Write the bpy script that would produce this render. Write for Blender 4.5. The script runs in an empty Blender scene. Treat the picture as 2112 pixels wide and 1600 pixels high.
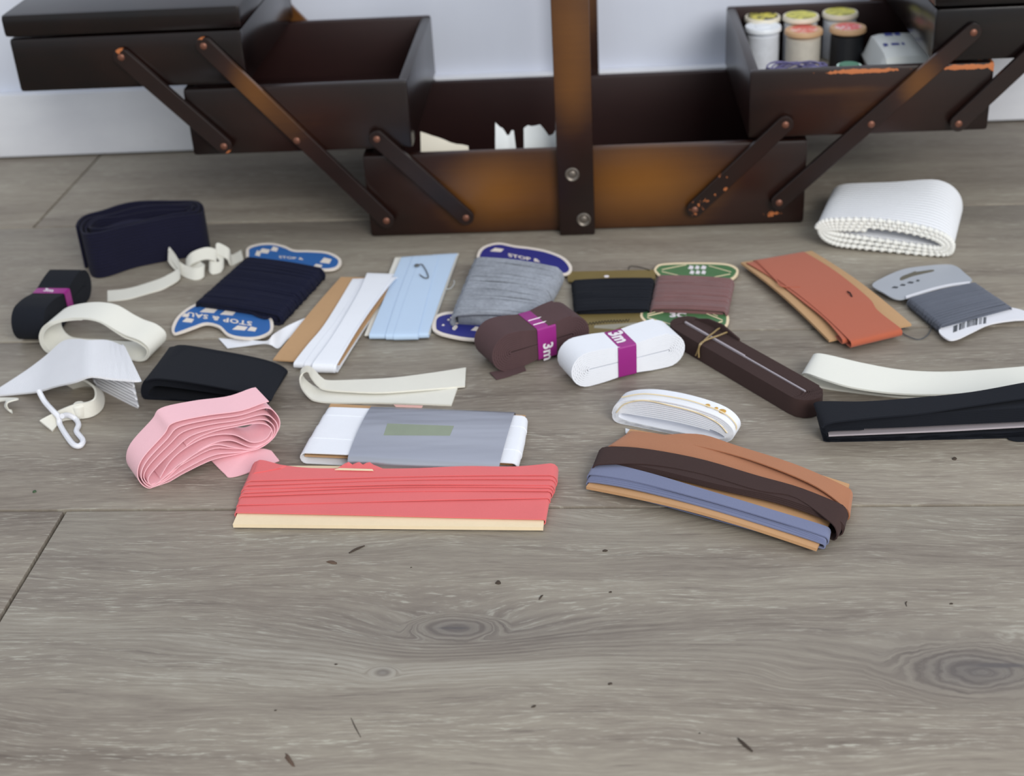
import bpy, bmesh, math, random
from mathutils import Vector, Matrix, noise
random.seed(7)
S = bpy.context.scene
COL = S.collection
# ---------------------------------------------------------------- camera model (also used to measure the ground)
F, CX, CY = 2867.0, 1056.0, 800.0
PITCH, ROLL, YAW = math.radians(29.46), math.radians(3.53), math.radians(-5.64)
CAMH = 0.43
fw = Vector((math.sin(YAW)*math.cos(PITCH), math.cos(YAW)*math.cos(PITCH), -math.sin(PITCH)))
rt0 = Vector((math.cos(YAW), -math.sin(YAW), 0)); dn0 = fw.cross(rt0)
rt = rt0*math.cos(ROLL) + dn0*math.sin(ROLL); dn = -rt0*math.sin(ROLL) + dn0*math.cos(ROLL)
EYE = Vector((0, 0, CAMH))
cd = bpy.data.cameras.new('camera'); cam = bpy.data.objects.new('camera', cd); COL.objects.link(cam)
cam.matrix_world = Matrix(((rt.x, -dn.x, -fw.x, 0), (rt.y, -dn.y, -fw.y, 0), (rt.z, -dn.z, -fw.z, CAMH), (0, 0, 0, 1)))
cd.sensor_width = 36.0; cd.lens = F/2112*36.0; cd.clip_start = 0.01
cd.dof.use_dof = True; cd.dof.focus_distance = 0.74; cd.dof.aperture_fstop = 10.0
S.camera = cam
# ---------------------------------------------------------------- light and exposure
w = bpy.data.worlds.new('world'); S.world = w; w.use_nodes = True
bg = w.node_tree.nodes['Background']; bg.inputs[0].default_value = (0.88, 0.94, 1.0, 1); bg.inputs[1].default_value = 0.70
def area(name, loc, target, size, power, col):
    l = bpy.data.lights.new(name, 'AREA'); l.shape = 'RECTANGLE'; l.size, l.size_y = size; l.energy = power; l.color = col
    o = bpy.data.objects.new(name, l); COL.objects.link(o); o.location = loc
    o.rotation_euler = (Vector(target)-Vector(loc)).to_track_quat('-Z', 'Y').to_euler()
area('window_light', (1.3, -1.9, 1.75), (0, 0.9, 0), (1.8, 1.5), 88, (1.0, 0.98, 0.94))
S.view_settings.view_transform = 'Standard'; S.view_settings.look = 'None'
S.view_settings.exposure = 0.0; S.view_settings.gamma = 1.0; S.view_settings.use_curve_mapping = False

# ---------------------------------------------------------------- measuring
def g(px, py, z=0.0):
    d = rt*((px-CX)/F) + dn*((py-CY)/F) + fw
    return EYE + d*((CAMH-z)/-d.z)
def gp(p): return g(*p)
class VPlane:                                   # a vertical plane standing on the ground line a-b
    def __init__(s, a, b):
        s.a, s.b = g(*a), g(*b); s.u = (s.b-s.a).normalized(); s.n = Vector((-s.u.y, s.u.x, 0))
    def __call__(s, px, py):
        d = rt*((px-CX)/F) + dn*((py-CY)/F) + fw
        t = (s.a-EYE).dot(s.n)/d.dot(s.n); p = EYE+d*t
        return Vector((p.x, p.y, max(p.z, 0.0004)))
def crs(P, n, closed=False):                    # Catmull-Rom resample to n points
    P = [Vector(p) for p in P]; m = len(P); out = []
    segs = m if closed else m-1
    for i in range(n):
        t = i/(n if closed else n-1)*segs; k = min(int(t), segs-1); f = t-k
        def q(j): return P[j % m] if closed else P[max(0, min(m-1, j))]
        a, b, c, d = q(k-1), q(k), q(k+1), q(k+2)
        out.append(0.5*((2*b)+(c-a)*f+(2*a-5*b+4*c-d)*f*f+(3*b-a-3*c+d)*f**3))
    return out

# ---------------------------------------------------------------- materials
def lin(c): return tuple(((x/255)/12.92 if x/255 <= .04045 else ((x/255+.055)/1.055)**2.4) for x in c)+(1,)
class NT:
    def __init__(s, name):
        s.m = bpy.data.materials.new(name); s.m.use_nodes = True; s.t = s.m.node_tree
        s.b = s.t.nodes['Principled BSDF']
    def n(s, ty, **k):
        o = s.t.nodes.new(ty)
        for a, v in k.items():
            if a.startswith('i_'): o.inputs[int(a[2:])].default_value = v
            else: setattr(o, a, v)
        return o
    def l(s, a, b): s.t.links.new(a, b)
    def math(s, op, a, b=None, clamp=False):
        o = s.n('ShaderNodeMath', operation=op, use_clamp=clamp)
        for i, v in enumerate((a, b)):
            if v is None: continue
            if isinstance(v, (int, float)): o.inputs[i].default_value = v
            else: s.l(v, o.inputs[i])
        return o.outputs[0]
    def noise(s, vec, scale, detail=3, rough=.55, dist=0):
        o = s.n('ShaderNodeTexNoise'); o.inputs['Scale'].default_value = scale; o.inputs['Detail'].default_value = detail
        o.inputs['Roughness'].default_value = rough; o.inputs['Distortion'].default_value = dist
        if vec is not None: s.l(vec, o.inputs['Vector'])
        return o.outputs['Fac']
    def mapping(s, vec, scale=(1, 1, 1), loc=(0, 0, 0), rot=(0, 0, 0)):
        o = s.n('ShaderNodeMapping'); o.inputs['Scale'].default_value = scale; o.inputs['Location'].default_value = loc; o.inputs['Rotation'].default_value = rot
        s.l(vec, o.inputs['Vector']); return o.outputs[0]
    def ramp(s, fac, stops):
        o = s.n('ShaderNodeValToRGB'); e = o.color_ramp.elements
        while len(e) < len(stops): e.new(.5)
        for k, (p, c) in enumerate(stops): e[k].position = p; e[k].color = c if len(c) == 4 else tuple(c)+(1,)
        s.l(fac, o.inputs[0]); return o.outputs[0]
    def mix(s, fac, a, b, mode='MIX'):
        o = s.n('ShaderNodeMix', data_type='RGBA', blend_type=mode)
        if isinstance(fac, (int, float)): o.inputs[0].default_value = fac
        else: s.l(fac, o.inputs[0])
        for i, v in ((6, a), (7, b)):
            if isinstance(v, tuple): o.inputs[i].default_value = v
            else: s.l(v, o.inputs[i])
        return o.outputs[2]
    def obj(s): return s.n('ShaderNodeTexCoord').outputs['Object']
    def uv(s): return s.n('ShaderNodeTexCoord').outputs['UV']
    def bump(s, h, strength, dist):
        o = s.n('ShaderNodeBump'); o.inputs['Strength'].default_value = strength; o.inputs['Distance'].default_value = dist
        s.l(h, o.inputs['Height']); s.l(o.outputs[0], s.b.inputs['Normal'])
def plain(name, col, rough=.6, metal=0, spec=.5, alpha=1, noise_amt=0.0, nscale=60):
    t = NT(name); t.b.inputs['Roughness'].default_value = rough; t.b.inputs['Metallic'].default_value = metal
    t.b.inputs['Specular IOR Level'].default_value = spec; t.b.inputs['Alpha'].default_value = alpha
    c = lin(col)
    f = t.noise(t.obj(), nscale, 4)
    a = noise_amt if noise_amt else .05
    t.l(t.mix(f, tuple(x*(1-a) for x in c[:3])+(1,), tuple(min(1, x*(1+a)) for x in c[:3])+(1,)), t.b.inputs['Base Color'])
    return t.m
def fabric(name, col, ribs=0, ribdir=0, depth=.00025, var=.1, rough=.92, grain=900, sheen=.15):
    """woven tape: fine noise grain plus optional ribs across (0) or along (1) the tape; UVs are in metres"""
    t = NT(name); c = lin(col); uv = t.uv()
    f = t.noise(t.obj(), 45, 3); f2 = t.noise(t.obj(), grain, 2)
    ff = t.math('ADD', t.math('MULTIPLY', f, .6), t.math('MULTIPLY', f2, .4))
    t.l(t.mix(ff, tuple(x*(1-var*1.6) for x in c[:3])+(1,), tuple(min(1, x*(1+var*1.6)) for x in c[:3])+(1,)), t.b.inputs['Base Color'])
    h = t.math('MULTIPLY', f2, .5)
    if ribs:
        sx = t.n('ShaderNodeSeparateXYZ'); t.l(uv, sx.inputs[0])
        wv = t.math('SINE', t.math('MULTIPLY', sx.outputs[ribdir], 2*math.pi*ribs))
        h = t.math('ADD', h, t.math('MULTIPLY', wv, .5))
    t.bump(h, .8, depth)
    t.b.inputs['Roughness'].default_value = rough; t.b.inputs['Specular IOR Level'].default_value = .2
    t.b.inputs['Sheen Weight'].default_value = sheen; t.b.inputs['Sheen Roughness'].default_value = .6
    return t.m
def cardboard(name, col, rough=.8):
    t = NT(name); c = lin(col); o = t.obj()
    f = t.noise(o, 300, 5, .7); f2 = t.noise(o, 25, 3)
    ff = t.math('ADD', t.math('MULTIPLY', f, .5), t.math('MULTIPLY', f2, .5))
    t.l(t.mix(ff, tuple(x*.88 for x in c[:3])+(1,), tuple(min(1, x*1.1) for x in c[:3])+(1,)), t.b.inputs['Base Color'])
    t.b.inputs['Roughness'].default_value = rough; t.bump(f, .4, .0001)
    return t.m
def lacquer(name, blobs=(), dark=(9, 7, 8), mid=(44, 23, 17), gold=(122, 78, 32), base=.15, rough=.28, wear=(), chips=.0):
    """sunburst lacquer: dark stain with golden bursts (part of the finish), chipped to bare orange wood where worn"""
    t = NT(name); o = t.obj(); sp = t.n('ShaderNodeSeparateXYZ'); t.l(o, sp.inputs[0]); X, Z = sp.outputs[0], sp.outputs[2]
    def blob(b):
        x, z, rx, rz, k = b
        dx = t.math('DIVIDE', t.math('SUBTRACT', X, x), rx); dz = t.math('DIVIDE', t.math('SUBTRACT', Z, z), rz)
        r = t.math('ADD', t.math('MULTIPLY', dx, dx), t.math('MULTIPLY', dz, dz))
        return t.math('MULTIPLY', t.math('EXPONENT', t.math('MULTIPLY', r, -1)), k)
    n1 = t.noise(o, 22, 3); gr = t.noise(t.mapping(o, (14, 14, 420)), 1.0, 4, .6)
    v = t.math('ADD', t.math('MULTIPLY', n1, .18), base-.09)
    v = t.math('ADD', v, t.math('MULTIPLY', t.math('SUBTRACT', gr, .5), .12))
    for b in blobs: v = t.math('ADD', v, blob(b))
    c = t.ramp(v, [(0, lin(dark)), (.33, lin(mid)), (1, lin(gold))])
    cn = t.noise(o, 190, 4, .65)
    m = None
    for b in wear:
        q = blob(b); m = q if m is None else t.math('ADD', m, q)
    if chips:
        n2 = t.noise(o, 60, 2); q = t.math('MULTIPLY', t.math('GREATER_THAN', n2, .66), chips)
        m = q if m is None else t.math('ADD', m, q)
    if m is not None:
        wn = t.math('GREATER_THAN', t.math('ADD', t.math('MULTIPLY', m, .5), t.math('MULTIPLY', cn, .7)), .68)
        c = t.mix(wn, c, lin((178, 104, 58)))
        t.l(t.math('ADD', t.math('MULTIPLY', wn, .35), rough), t.b.inputs['Roughness'])
    else: t.b.inputs['Roughness'].default_value = rough
    t.l(c, t.b.inputs['Base Color'])
    t.b.inputs['Specular IOR Level'].default_value = .42
    t.bump(t.noise(o, 70, 3), .15, .0004)
    return t.m

# ---------------------------------------------------------------- objects
class MB:
    def __init__(s): s.v, s.f, s.uv = [], [], []
    def add(s, vs, fs, uvs=None):
        k = len(s.v); s.v += [Vector(a) for a in vs]; s.f += [tuple(i+k for i in f) for f in fs]
        s.uv += uvs if uvs else [[(0, 0)]*len(f) for f in fs]
        return s
    def box(s, a, b, bev=0):
        bm = bmesh.new(); bmesh.ops.create_cube(bm, size=1)
        for v in bm.verts: v.co = Vector([a[i]+(v.co[i]+.5)*(b[i]-a[i]) for i in range(3)])
        if bev: bmesh.ops.bevel(bm, geom=bm.edges[:], offset=bev, segments=2, affect='EDGES', profile=.6)
        bm.verts.index_update(); s.add([v.co.copy() for v in bm.verts], [[v.index for v in f.verts] for f in bm.faces]); bm.free(); return s
    def ribbon(s, L, R, th, closed=False, m=1):
        """solid strip between two edges"""
        n = len(L); vs = []; fs = []; uvs = []; dist = [0]
        for i in range(1, n+1): dist.append(dist[-1]+((L[i % n]+R[i % n])-(L[i-1]+R[i-1])).length/2)
        wd = (L[0]-R[0]).length
        for i in range(n):
            a, b = (L[(i-1) % n]+R[(i-1) % n]), (L[(i+1) % n]+R[(i+1) % n])
            if not closed and i == 0: a = L[0]+R[0]
            if not closed and i == n-1: b = L[-1]+R[-1]
            tn = (b-a); nn = tn.cross(L[i]-R[i])
            nn = nn.normalized()*th/2 if nn.length > 1e-12 else Vector((0, 0, th/2))
            for j in range(m+1): vs.append(R[i].lerp(L[i], j/m)+nn)
            for j in range(m+1): vs.append(R[i].lerp(L[i], 1-j/m)-nn)
        K = 2*(m+1)
        for i in range(n if closed else n-1):
            p, q = i*K, ((i+1) % n)*K; d0, d1 = dist[i], dist[i+1]
            for j in range(K):
                j2 = (j+1) % K
                fs.append((p+j, p+j2, q+j2, q+j))
                def vv(jj): jj = jj if jj <= m else K-1-jj; return jj/m*wd
                uvs.append([(d0, vv(j)), (d0, vv(j2)), (d1, vv(j2)), (d1, vv(j))])
        if not closed:
            fs.append(tuple(range(K-1, -1, -1))); fs.append(tuple((n-1)*K+j for j in range(K)))
            uvs += [[(0, 0)]*K, [(0, 0)]*K]
        return s.add(vs, fs, uvs)
    def tube(s, P, r, k=6, closed=False, taper=None):
        n = len(P); vs = []; fs = []
        up = Vector((0.13, 0.21, .97))
        for i in range(n):
            t = (P[(i+1) % n]-P[i-1]) if closed or 0 < i < n-1 else (P[1]-P[0] if i == 0 else P[-1]-P[-2])
            t = t.normalized() if t.length > 1e-9 else Vector((1, 0, 0))
            a = t.cross(up)
            a = a.normalized() if a.length > 1e-3 else Vector((1, 0, 0))
            b = t.cross(a).normalized(); rr = r*(taper(i/(n-1)) if taper else 1)
            for j in range(k): vs.append(P[i]+a*math.cos(2*math.pi*j/k)*rr+b*math.sin(2*math.pi*j/k)*rr)
        for i in range(n if closed else n-1):
            for j in range(k): fs.append((i*k+j, i*k+(j+1) % k, ((i+1) % n)*k+(j+1) % k, ((i+1) % n)*k+j))
        if not closed: fs += [tuple(range(k-1, -1, -1)), tuple((n-1)*k+j for j in range(k))]
        return s.add(vs, fs)
    def slab(s, top, th, bev=0.0):
        """polygon sheet: top outline as 3-D points, thickness downwards"""
        n = len(top); tv = [Vector(p) for p in top]; bv = [Vector((p.x, p.y, p.z-th)) for p in tv]
        area2 = sum(tv[i].x*tv[(i+1) % n].y-tv[(i+1) % n].x*tv[i].y for i in range(n))
        if area2 < 0: tv.reverse(); bv.reverse()
        fs = [tuple(range(n)), tuple(range(2*n-1, n-1, -1))]+[(i, n+i, n+(i+1) % n, (i+1) % n) for i in range(n)]
        return s.add(tv+bv, fs)
    def patch(s, c, nx, ny, th, zf=None):
        """bilinear sheet c = 4 corners (front-left, front-right, back-right, back-left) with thickness"""
        vs = []; fs = []
        for k in (0, 1):
            for j in range(ny+1):
                for i in range(nx+1):
                    a, b = i/nx, j/ny
                    p = c[0].lerp(c[1], a).lerp(c[3].lerp(c[2], a), b)
                    z = zf(a, b) if zf else 0
                    vs.append(Vector((p.x, p.y, p.z+z-k*th)))
        N = (nx+1)*(ny+1)
        for j in range(ny):
            for i in range(nx):
                a = j*(nx+1)+i; q = (a, a+1, a+nx+2, a+nx+1)
                fs.append(q); fs.append(tuple(N+x for x in reversed(q)))
        for i in range(nx):
            a = i; fs.append((a, N+a, N+a+1, a+1)); a = ny*(nx+1)+i; fs.append((a+1, N+a+1, N+a, a))
        for j in range(ny):
            a = j*(nx+1); b = a+nx+1; fs.append((b, N+b, N+a, a)); a += nx; b += nx; fs.append((a, N+a, N+b, b))
        return s.add(vs, fs)
    def lathe(s, prof, c, k=32, ax=None):
        n = len(prof); vs = []; fs = []
        X, Y, Z = ax if ax else (Vector((1, 0, 0)), Vector((0, 1, 0)), Vector((0, 0, 1)))
        for r, z in prof:
            for j in range(k):
                a = 2*math.pi*j/k; vs.append(Vector(c)+X*r*math.cos(a)+Y*r*math.sin(a)+Z*z)
        for i in range(n-1):
            for j in range(k): fs.append((i*k+j, i*k+(j+1) % k, (i+1)*k+(j+1) % k, (i+1)*k+j))
        fs += [tuple(range(k-1, -1, -1)), tuple((n-1)*k+j for j in range(k))]
        return s.add(vs, fs)
    def blobs(s, P, r, seg=6):
        for p in P:
            vs = [p+Vector((0, 0, r))]+[p+Vector((math.cos(a*math.pi/3)*r*.9, math.sin(a*math.pi/3)*r*.9, .35*r)) for a in range(6)]+[p+Vector((math.cos(a*math.pi/3+.5)*r*.9, math.sin(a*math.pi/3+.5)*r*.9, -.35*r)) for a in range(6)]+[p-Vector((0, 0, r))]
            fs = [(0, 1+a, 1+(a+1) % 6) for a in range(6)]+[(1+a, 7+a, 1+(a+1) % 6) for a in range(6)]+[(1+(a+1) % 6, 7+a, 7+(a+1) % 6) for a in range(6)]+[(13, 7+(a+1) % 6, 7+a) for a in range(6)]
            s.add(vs, fs)
        return s
    def mesh(s, name, off=None, sharp=40, smooth=True):
        me = bpy.data.meshes.new(name); off = off or Vector((0, 0, 0))
        me.from_pydata([v-off for v in s.v], [], s.f)
        ul = me.uv_layers.new(name='UVMap'); k = 0; data = []
        for u in s.uv:
            for c in u: data += [c[0], c[1]]
        if len(data) == 2*len(me.loops): ul.data.foreach_set('uv', data)
        bm = bmesh.new(); bm.from_mesh(me); bmesh.ops.recalc_face_normals(bm, faces=bm.faces[:]); bm.to_mesh(me); bm.free()
        if smooth:
            me.polygons.foreach_set('use_smooth', [True]*len(me.polygons)); me.set_sharp_from_angle(angle=math.radians(sharp))
        me.update(); return me
def thing(name, label, cat, loc, group=None, rot=0):
    o = bpy.data.objects.new(name, None); COL.objects.link(o); o.location = loc; o.rotation_euler = (0, 0, rot); o.empty_display_size = .02
    o['label'] = label; o['category'] = cat
    if group: o['group'] = group
    return o
def root(o):
    while o.parent: o = o.parent
    return o
def part(name, mb, mat, parent, label=None, local=False, sharp=40, stuff=False):
    off = Vector((0, 0, 0)) if local else root(parent).location
    o = bpy.data.objects.new(name, mb.mesh(name, off, sharp)); COL.objects.link(o); o.parent = parent
    o.data.materials.append(mat)
    if label: o['label'] = label
    if stuff: o['kind'] = 'stuff'
    return o
def solo(name, mb, mat, label, cat, group=None, loc=None, sharp=40):
    if loc is None:
        n = len(mb.v); loc = Vector((sum(v.x for v in mb.v)/n, sum(v.y for v in mb.v)/n, min(v.z for v in mb.v)))
    o = bpy.data.objects.new(name, mb.mesh(name, loc, sharp)); COL.objects.link(o); o.location = loc; o.data.materials.append(mat)
    o['label'] = label; o['category'] = cat
    if group: o['group'] = group
    return o
def struct(name, mb, mat):
    o = bpy.data.objects.new(name, mb.mesh(name)); COL.objects.link(o); o.data.materials.append(mat); o['kind'] = 'structure'; return o
def text_mb(s, origin, xd, yd, size, bold=0.0, ext=.00006, spacing=1.0, align='CENTER'):
    c = bpy.data.curves.new('t', 'FONT'); c.body = s; c.size = 1; c.align_x = align; c.align_y = 'CENTER'; c.offset = bold; c.space_character = spacing; c.resolution_u = 2
    o = bpy.data.objects.new('t', c); COL.objects.link(o); dg = bpy.context.evaluated_depsgraph_get(); dg.update()
    me = bpy.data.meshes.new_from_object(o.evaluated_get(dg)); bpy.data.objects.remove(o)
    xd = xd.normalized(); yd = yd.normalized(); zd = xd.cross(yd).normalized()
    mb = MB(); f = [tuple(p.vertices) for p in me.polygons]
    mb.add([origin+(xd*v.co.x+yd*v.co.y)*size+zd*ext for v in me.vertices], f)
    bpy.data.meshes.remove(me); return mb
def join(*mbs):
    m = MB()
    for b in mbs: m.add(b.v, b.f, b.uv)
    return m
def loop(mb, e1, e2, zt, zb, th=.0006, n=18, bulge=0.0, wob=0.0):
    """a tape wound round a card: edges e1 and e2 run as pixel polylines from one end of the card to the other, seen on the top"""
    a = crs([g(p[0], p[1], zt) for p in e1], n); b = crs([g(p[0], p[1], zt) for p in e2], n)
    ph = random.random()*6
    for i in range(n):
        s = i/(n-1); dz = bulge*math.sin(math.pi*s)+wob*math.sin(7*s+ph)
        a[i].z += dz; b[i].z += dz
    r = (zt-zb)/2; k = 5
    def arc(p, d, top=True):
        out = []
        for j in range(1, k+1):
            an = math.pi*j/(k+1); q = p+d*math.sin(an)*r*.9; q.z = zb+r+r*math.cos(an); out.append(q)
        return out
    dA = (a[0]-a[1]); dA.z = 0; dA.normalize(); dB = (a[-1]-a[-2]); dB.z = 0; dB.normalize()
    def ring(e):
        top = list(e); bot = [Vector((p.x, p.y, zb)) for p in reversed(e[::3])]
        end0 = Vector((e[-1].x, e[-1].y, zt)); st0 = Vector((e[0].x, e[0].y, zt))
        return top+arc(end0, dB)+bot+list(reversed(arc(st0, dA)))
    return mb.ribbon(ring(a), ring(b), th, closed=True)
def rib(near, far, n, th, closed=False, m=1, mb=None):
    return (mb or MB()).ribbon(crs([gp(p) for p in near], n, closed), crs([gp(p) for p in far], n, closed), th, closed, m)
def nested(vp, outer, inner, turns, w, n=70, th=.0005, wd=None, jit=0.0, lean=0.0, fx=None):
    """spiral of tape seen edge-on: front edge traced in the vertical plane vp, winding from outer to inner; w = tape width"""
    O = crs([vp(*p) for p in outer], 96, True); I = crs([vp(*p) for p in inner], 96, True)
    wd = wd or vp.n; L = []; N = int(n*turns)
    for i in range(N+1):
        t = i/n; u = (t % 1)*96; k = int(u); f = u-k; s = t/turns
        a = O[k % 96].lerp(O[(k+1) % 96], f); b = I[k % 96].lerp(I[(k+1) % 96], f)
        p = a.lerp(b, s); p.z += jit*math.sin(t*5.3+1); p.z = max(p.z, .0005); L.append(p+vp.n*jit*math.sin(t*3.1)*.5)
    return MB().ribbon([p+wd*w+Vector((0, 0, lean))+(fx(p) if fx else Vector((0, 0, 0))) for p in L], L, th, m=3 if fx else 1)
def stadium(t, hl, hh):
    """point on a stadium of half length hl and half height hh"""
    hh = max(hh, 1e-4); st = max(hl-hh, 0); per = 4*st+2*math.pi*hh; s = (t % 1)*per
    if s < 2*st: return (st-s, hh)
    s -= 2*st
    if s < math.pi*hh: a = math.pi/2+s/hh; return (-st+hh*math.cos(a), hh*math.sin(a))
    s -= math.pi*hh
    if s < 2*st: return (-st+s, -hh)
    s -= 2*st; a = -math.pi/2+s/hh; return (st+hh*math.cos(a), hh*math.sin(a))
def coil(C, A, B, Wd, hl, hh, w, turns, inner=.03, n=56, th=None, pinch=0.0, pw=.3, hump=0.0):
    """flattened roll of tape. C centre of the near face, A long axis, B other axis, Wd width direction"""
    L = []; N = int(n*turns); dm = hh*(1-inner)
    th = th or dm/turns*.92
    for i in range(N+1):
        t = i/n; d = dm*(t/turns); a, b = stadium(t, hl-d, hh-d)
        k = 1-pinch*math.exp(-(a/(hl*pw))**2)
        L.append(C+A*a+B*(b*k+hump*math.sin(a/hl*3)))
    return MB().ribbon([p+Wd*w for p in L], L, th)
def winding(mb, c, n, zt, zb, r, layers=1, jit=.3, samples=14, k=5):
    """thread wound round a card; c = FL, FR, BR, BL corners (px) of the wound area; strands run left-right"""
    FL, FR, BR, BL = [g(p[0], p[1], zt) for p in c]
    for i in range(n*layers):
        s = (i % n+.5)/n+random.uniform(-jit, jit)/n; s2 = s+random.uniform(-jit, jit)*1.6/n
        s = min(max(s, 0), 1); s2 = min(max(s2, 0), 1)
        a = FL.lerp(BL, s); b = FR.lerp(BR, s2); z = (zt-zb)/2; P = []; dz = random.uniform(-.3, .5)*r+(i//n)*r*.6
        d = (b-a).normalized(); mid = Vector((0, 0, zb+z)); ow = random.uniform(-.5, .5)*r
        for j in range(samples+1):
            q = a.lerp(b, j/samples); q.z = zt+dz+z*.25*math.sin(math.pi*j/samples); P.append(q)
        for j in range(1, 4):
            an = math.pi*j/4; q = b+d*(math.sin(an)*z*.8+ow); q.z = zb+z+z*math.cos(an); P.append(q)
        for j in range(3): q = b.lerp(a, j/2); q.z = zb; P.append(q)
        for j in range(1, 4):
            an = math.pi*(1-j/4); q = a-d*(math.sin(an)*z*.8+ow); q.z = zb+z+z*math.cos(an); P.append(q)
        mb.tube(P, r, k, closed=True)
    return mb

# ================================================================ SETTING
def floor_mat():
    t = NT('grey_oak_laminate'); o = t.obj(); sp = t.n('ShaderNodeSeparateXYZ'); t.l(o, sp.inputs[0]); X, Y = sp.outputs[0], sp.outputs[1]
    info = t.n('ShaderNodeObjectInfo'); rnd = info.outputs['Random']
    # grain field: rows of constant Y, pushed aside round each knot
    h = t.math('ADD', Y, t.math('MULTIPLY', t.math('SUBTRACT', t.noise(t.mapping(o, (3.0, 9, 1)), 1, 3), .5), .045))
    knots = [(g(2010, 1385), .055, .017, .030), (g(940, 1300), .050, .020, .020), (g(1640, 1400), .012, .008, .010), (g(790, 1388), .010, .006, .006), (g(1290, 1060), .03, .012, .014)]
    kd = None
    for p, rx, ry, amp in knots:
        dx = t.math('DIVIDE', t.math('SUBTRACT', X, p.x), rx); dy = t.math('DIVIDE', t.math('SUBTRACT', Y, p.y), ry)
        r2 = t.math('ADD', t.math('MULTIPLY', dx, dx), t.math('MULTIPLY', dy, dy))
        e = t.math('EXPONENT', t.math('MULTIPLY', r2, -.55)); h = t.math('ADD', h, t.math('MULTIPLY', e, amp))
    core = []
    for p, rx, ry, k in ((g(2010, 1385), .026, .013, 1.0), (g(935, 1295), .013, .006, .6), (g(790, 1386), .004, .003, .9), (g(945, 1300), .06, .02, .22), (g(2000, 1380), .06, .025, .3), (g(620, 1360), .10, .03, .15), (g(1250, 1330), .45, .028, .34), (g(935, 1295), .006, .0008, 1.3), (g(2072, 1372), .011, .0013, 1.3), (g(1020, 1290), .05, .012, .25)):
        dx = t.math('DIVIDE', t.math('SUBTRACT', X, p.x), rx); dy = t.math('DIVIDE', t.math('SUBTRACT', Y, p.y), ry)
        r2 = t.math('ADD', t.math('MULTIPLY', dx, dx), t.math('MULTIPLY', dy, dy)); e = t.math('MULTIPLY', t.math('EXPONENT', t.math('MULTIPLY', r2, -1)), k)
        kd = e if kd is None else t.math('ADD', kd, e)
    for p, rx, ry in ((g(2020, 1385), .030, .0150), (g(938, 1296), .016, .0075), (g(790, 1387), .006, .004)):   # closed rings round the knot cores
        wob = t.math('MULTIPLY', t.math('SUBTRACT', t.noise(t.mapping(o, (60, 90, 1)), 1, 3), .5), .5)
        dx = t.math('DIVIDE', t.math('SUBTRACT', X, p.x), rx); dy = t.math('DIVIDE', t.math('SUBTRACT', Y, p.y), ry)
        r = t.math('ADD', t.math('SQRT', t.math('ADD', t.math('MULTIPLY', dx, dx), t.math('MULTIPLY', dy, dy))), wob)
        wgt = t.math('MULTIPLY', t.math('SUBTRACT', 1.7, r), 1.6, True)
        hk = t.math('ADD', t.math('MULTIPLY', r, ry*1.1), p.y)
        h = t.math('ADD', t.math('MULTIPLY', h, t.math('SUBTRACT', 1, wgt)), t.math('MULTIPLY', hk, wgt))
    cb = t.n('ShaderNodeCombineXYZ'); t.l(X, cb.inputs[0]); t.l(h, cb.inputs[1]); t.l(t.math('MULTIPLY', rnd, 17), cb.inputs[2]); V = cb.outputs[0]
    broad = t.noise(t.mapping(V, (3, 26, 1)), 1, 4, .6)
    mid = t.noise(t.mapping(V, (26, 420, 1)), 1, 4, .65)
    fine = t.noise(t.mapping(V, (95, 1050, 1)), 1, 3, .6)
    rings = t.math('SINE', t.math('ADD', t.math('MULTIPLY', h, 1500), t.math('MULTIPLY', broad, 18)))
    rk = t.math('MULTIPLY', t.math('MULTIPLY', rings, kd, False), .10)
    v = t.math('ADD', t.math('MULTIPLY', broad, .52), t.math('MULTIPLY', mid, .30))
    v = t.math('ADD', v, t.math('MULTIPLY', fine, .18)); v = t.math('ADD', v, rk)
    v = t.math('ADD', v, t.math('MULTIPLY', t.math('SUBTRACT', rnd, .5), .05))
    c = t.ramp(v, [(.32, lin((108, 98, 89))), (.46, lin((137, 128, 117))), (.56, lin((153, 145, 132))), (.72, lin((178, 172, 160)))])
    pale = t.math('MULTIPLY', t.math('MULTIPLY', t.math('SUBTRACT', fine, .56), 8, True), t.math('MULTIPLY', t.math('SUBTRACT', t.noise(t.mapping(V, (9, 60, 1)), 1, 2), .36), 3, True), True)
    c = t.mix(t.math('MULTIPLY', pale, .85), c, lin((188, 185, 172)))
    dk = t.math('MULTIPLY', t.math('SUBTRACT', .36, mid), 6, True)
    c = t.mix(t.math('MULTIPLY', dk, .7), c, lin((92, 84, 78)))
    c = t.mix(t.math('MULTIPLY', kd, .52, True), c, lin((96, 91, 90)))
    t.l(c, t.b.inputs['Base Color']); t.b.inputs['Roughness'].default_value = .52; t.b.inputs['Specular IOR Level'].default_value = .35
    hh = t.math('ADD', t.math('MULTIPLY', mid, .6), t.math('MULTIPLY', fine, .6)); t.bump(hh, .45, .0006)
    return t.m
FM = floor_mat()
dark_gap = plain('joint_dirt', (30, 25, 21), .95, spec=.1)
sub = struct('floor', MB().box((-3, -2, -.03), (3, 1.6, -.0092)), dark_gap)
SY = [g(0, 1053).y, g(0, 705.5).y, g(0, 470.6).y]; PW = (SY[2]-SY[0])/2
rows = []
for k in range(-9, 4):
    y0 = SY[0]+(k-1)*PW; rows.append((k, y0, y0+PW))
joints = {0: [g(133, 1056).x, 1.0], 3: [(g(205, 322).x), .78], 1: [-.86, .72], 2: [-1.3, .95]}
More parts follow.
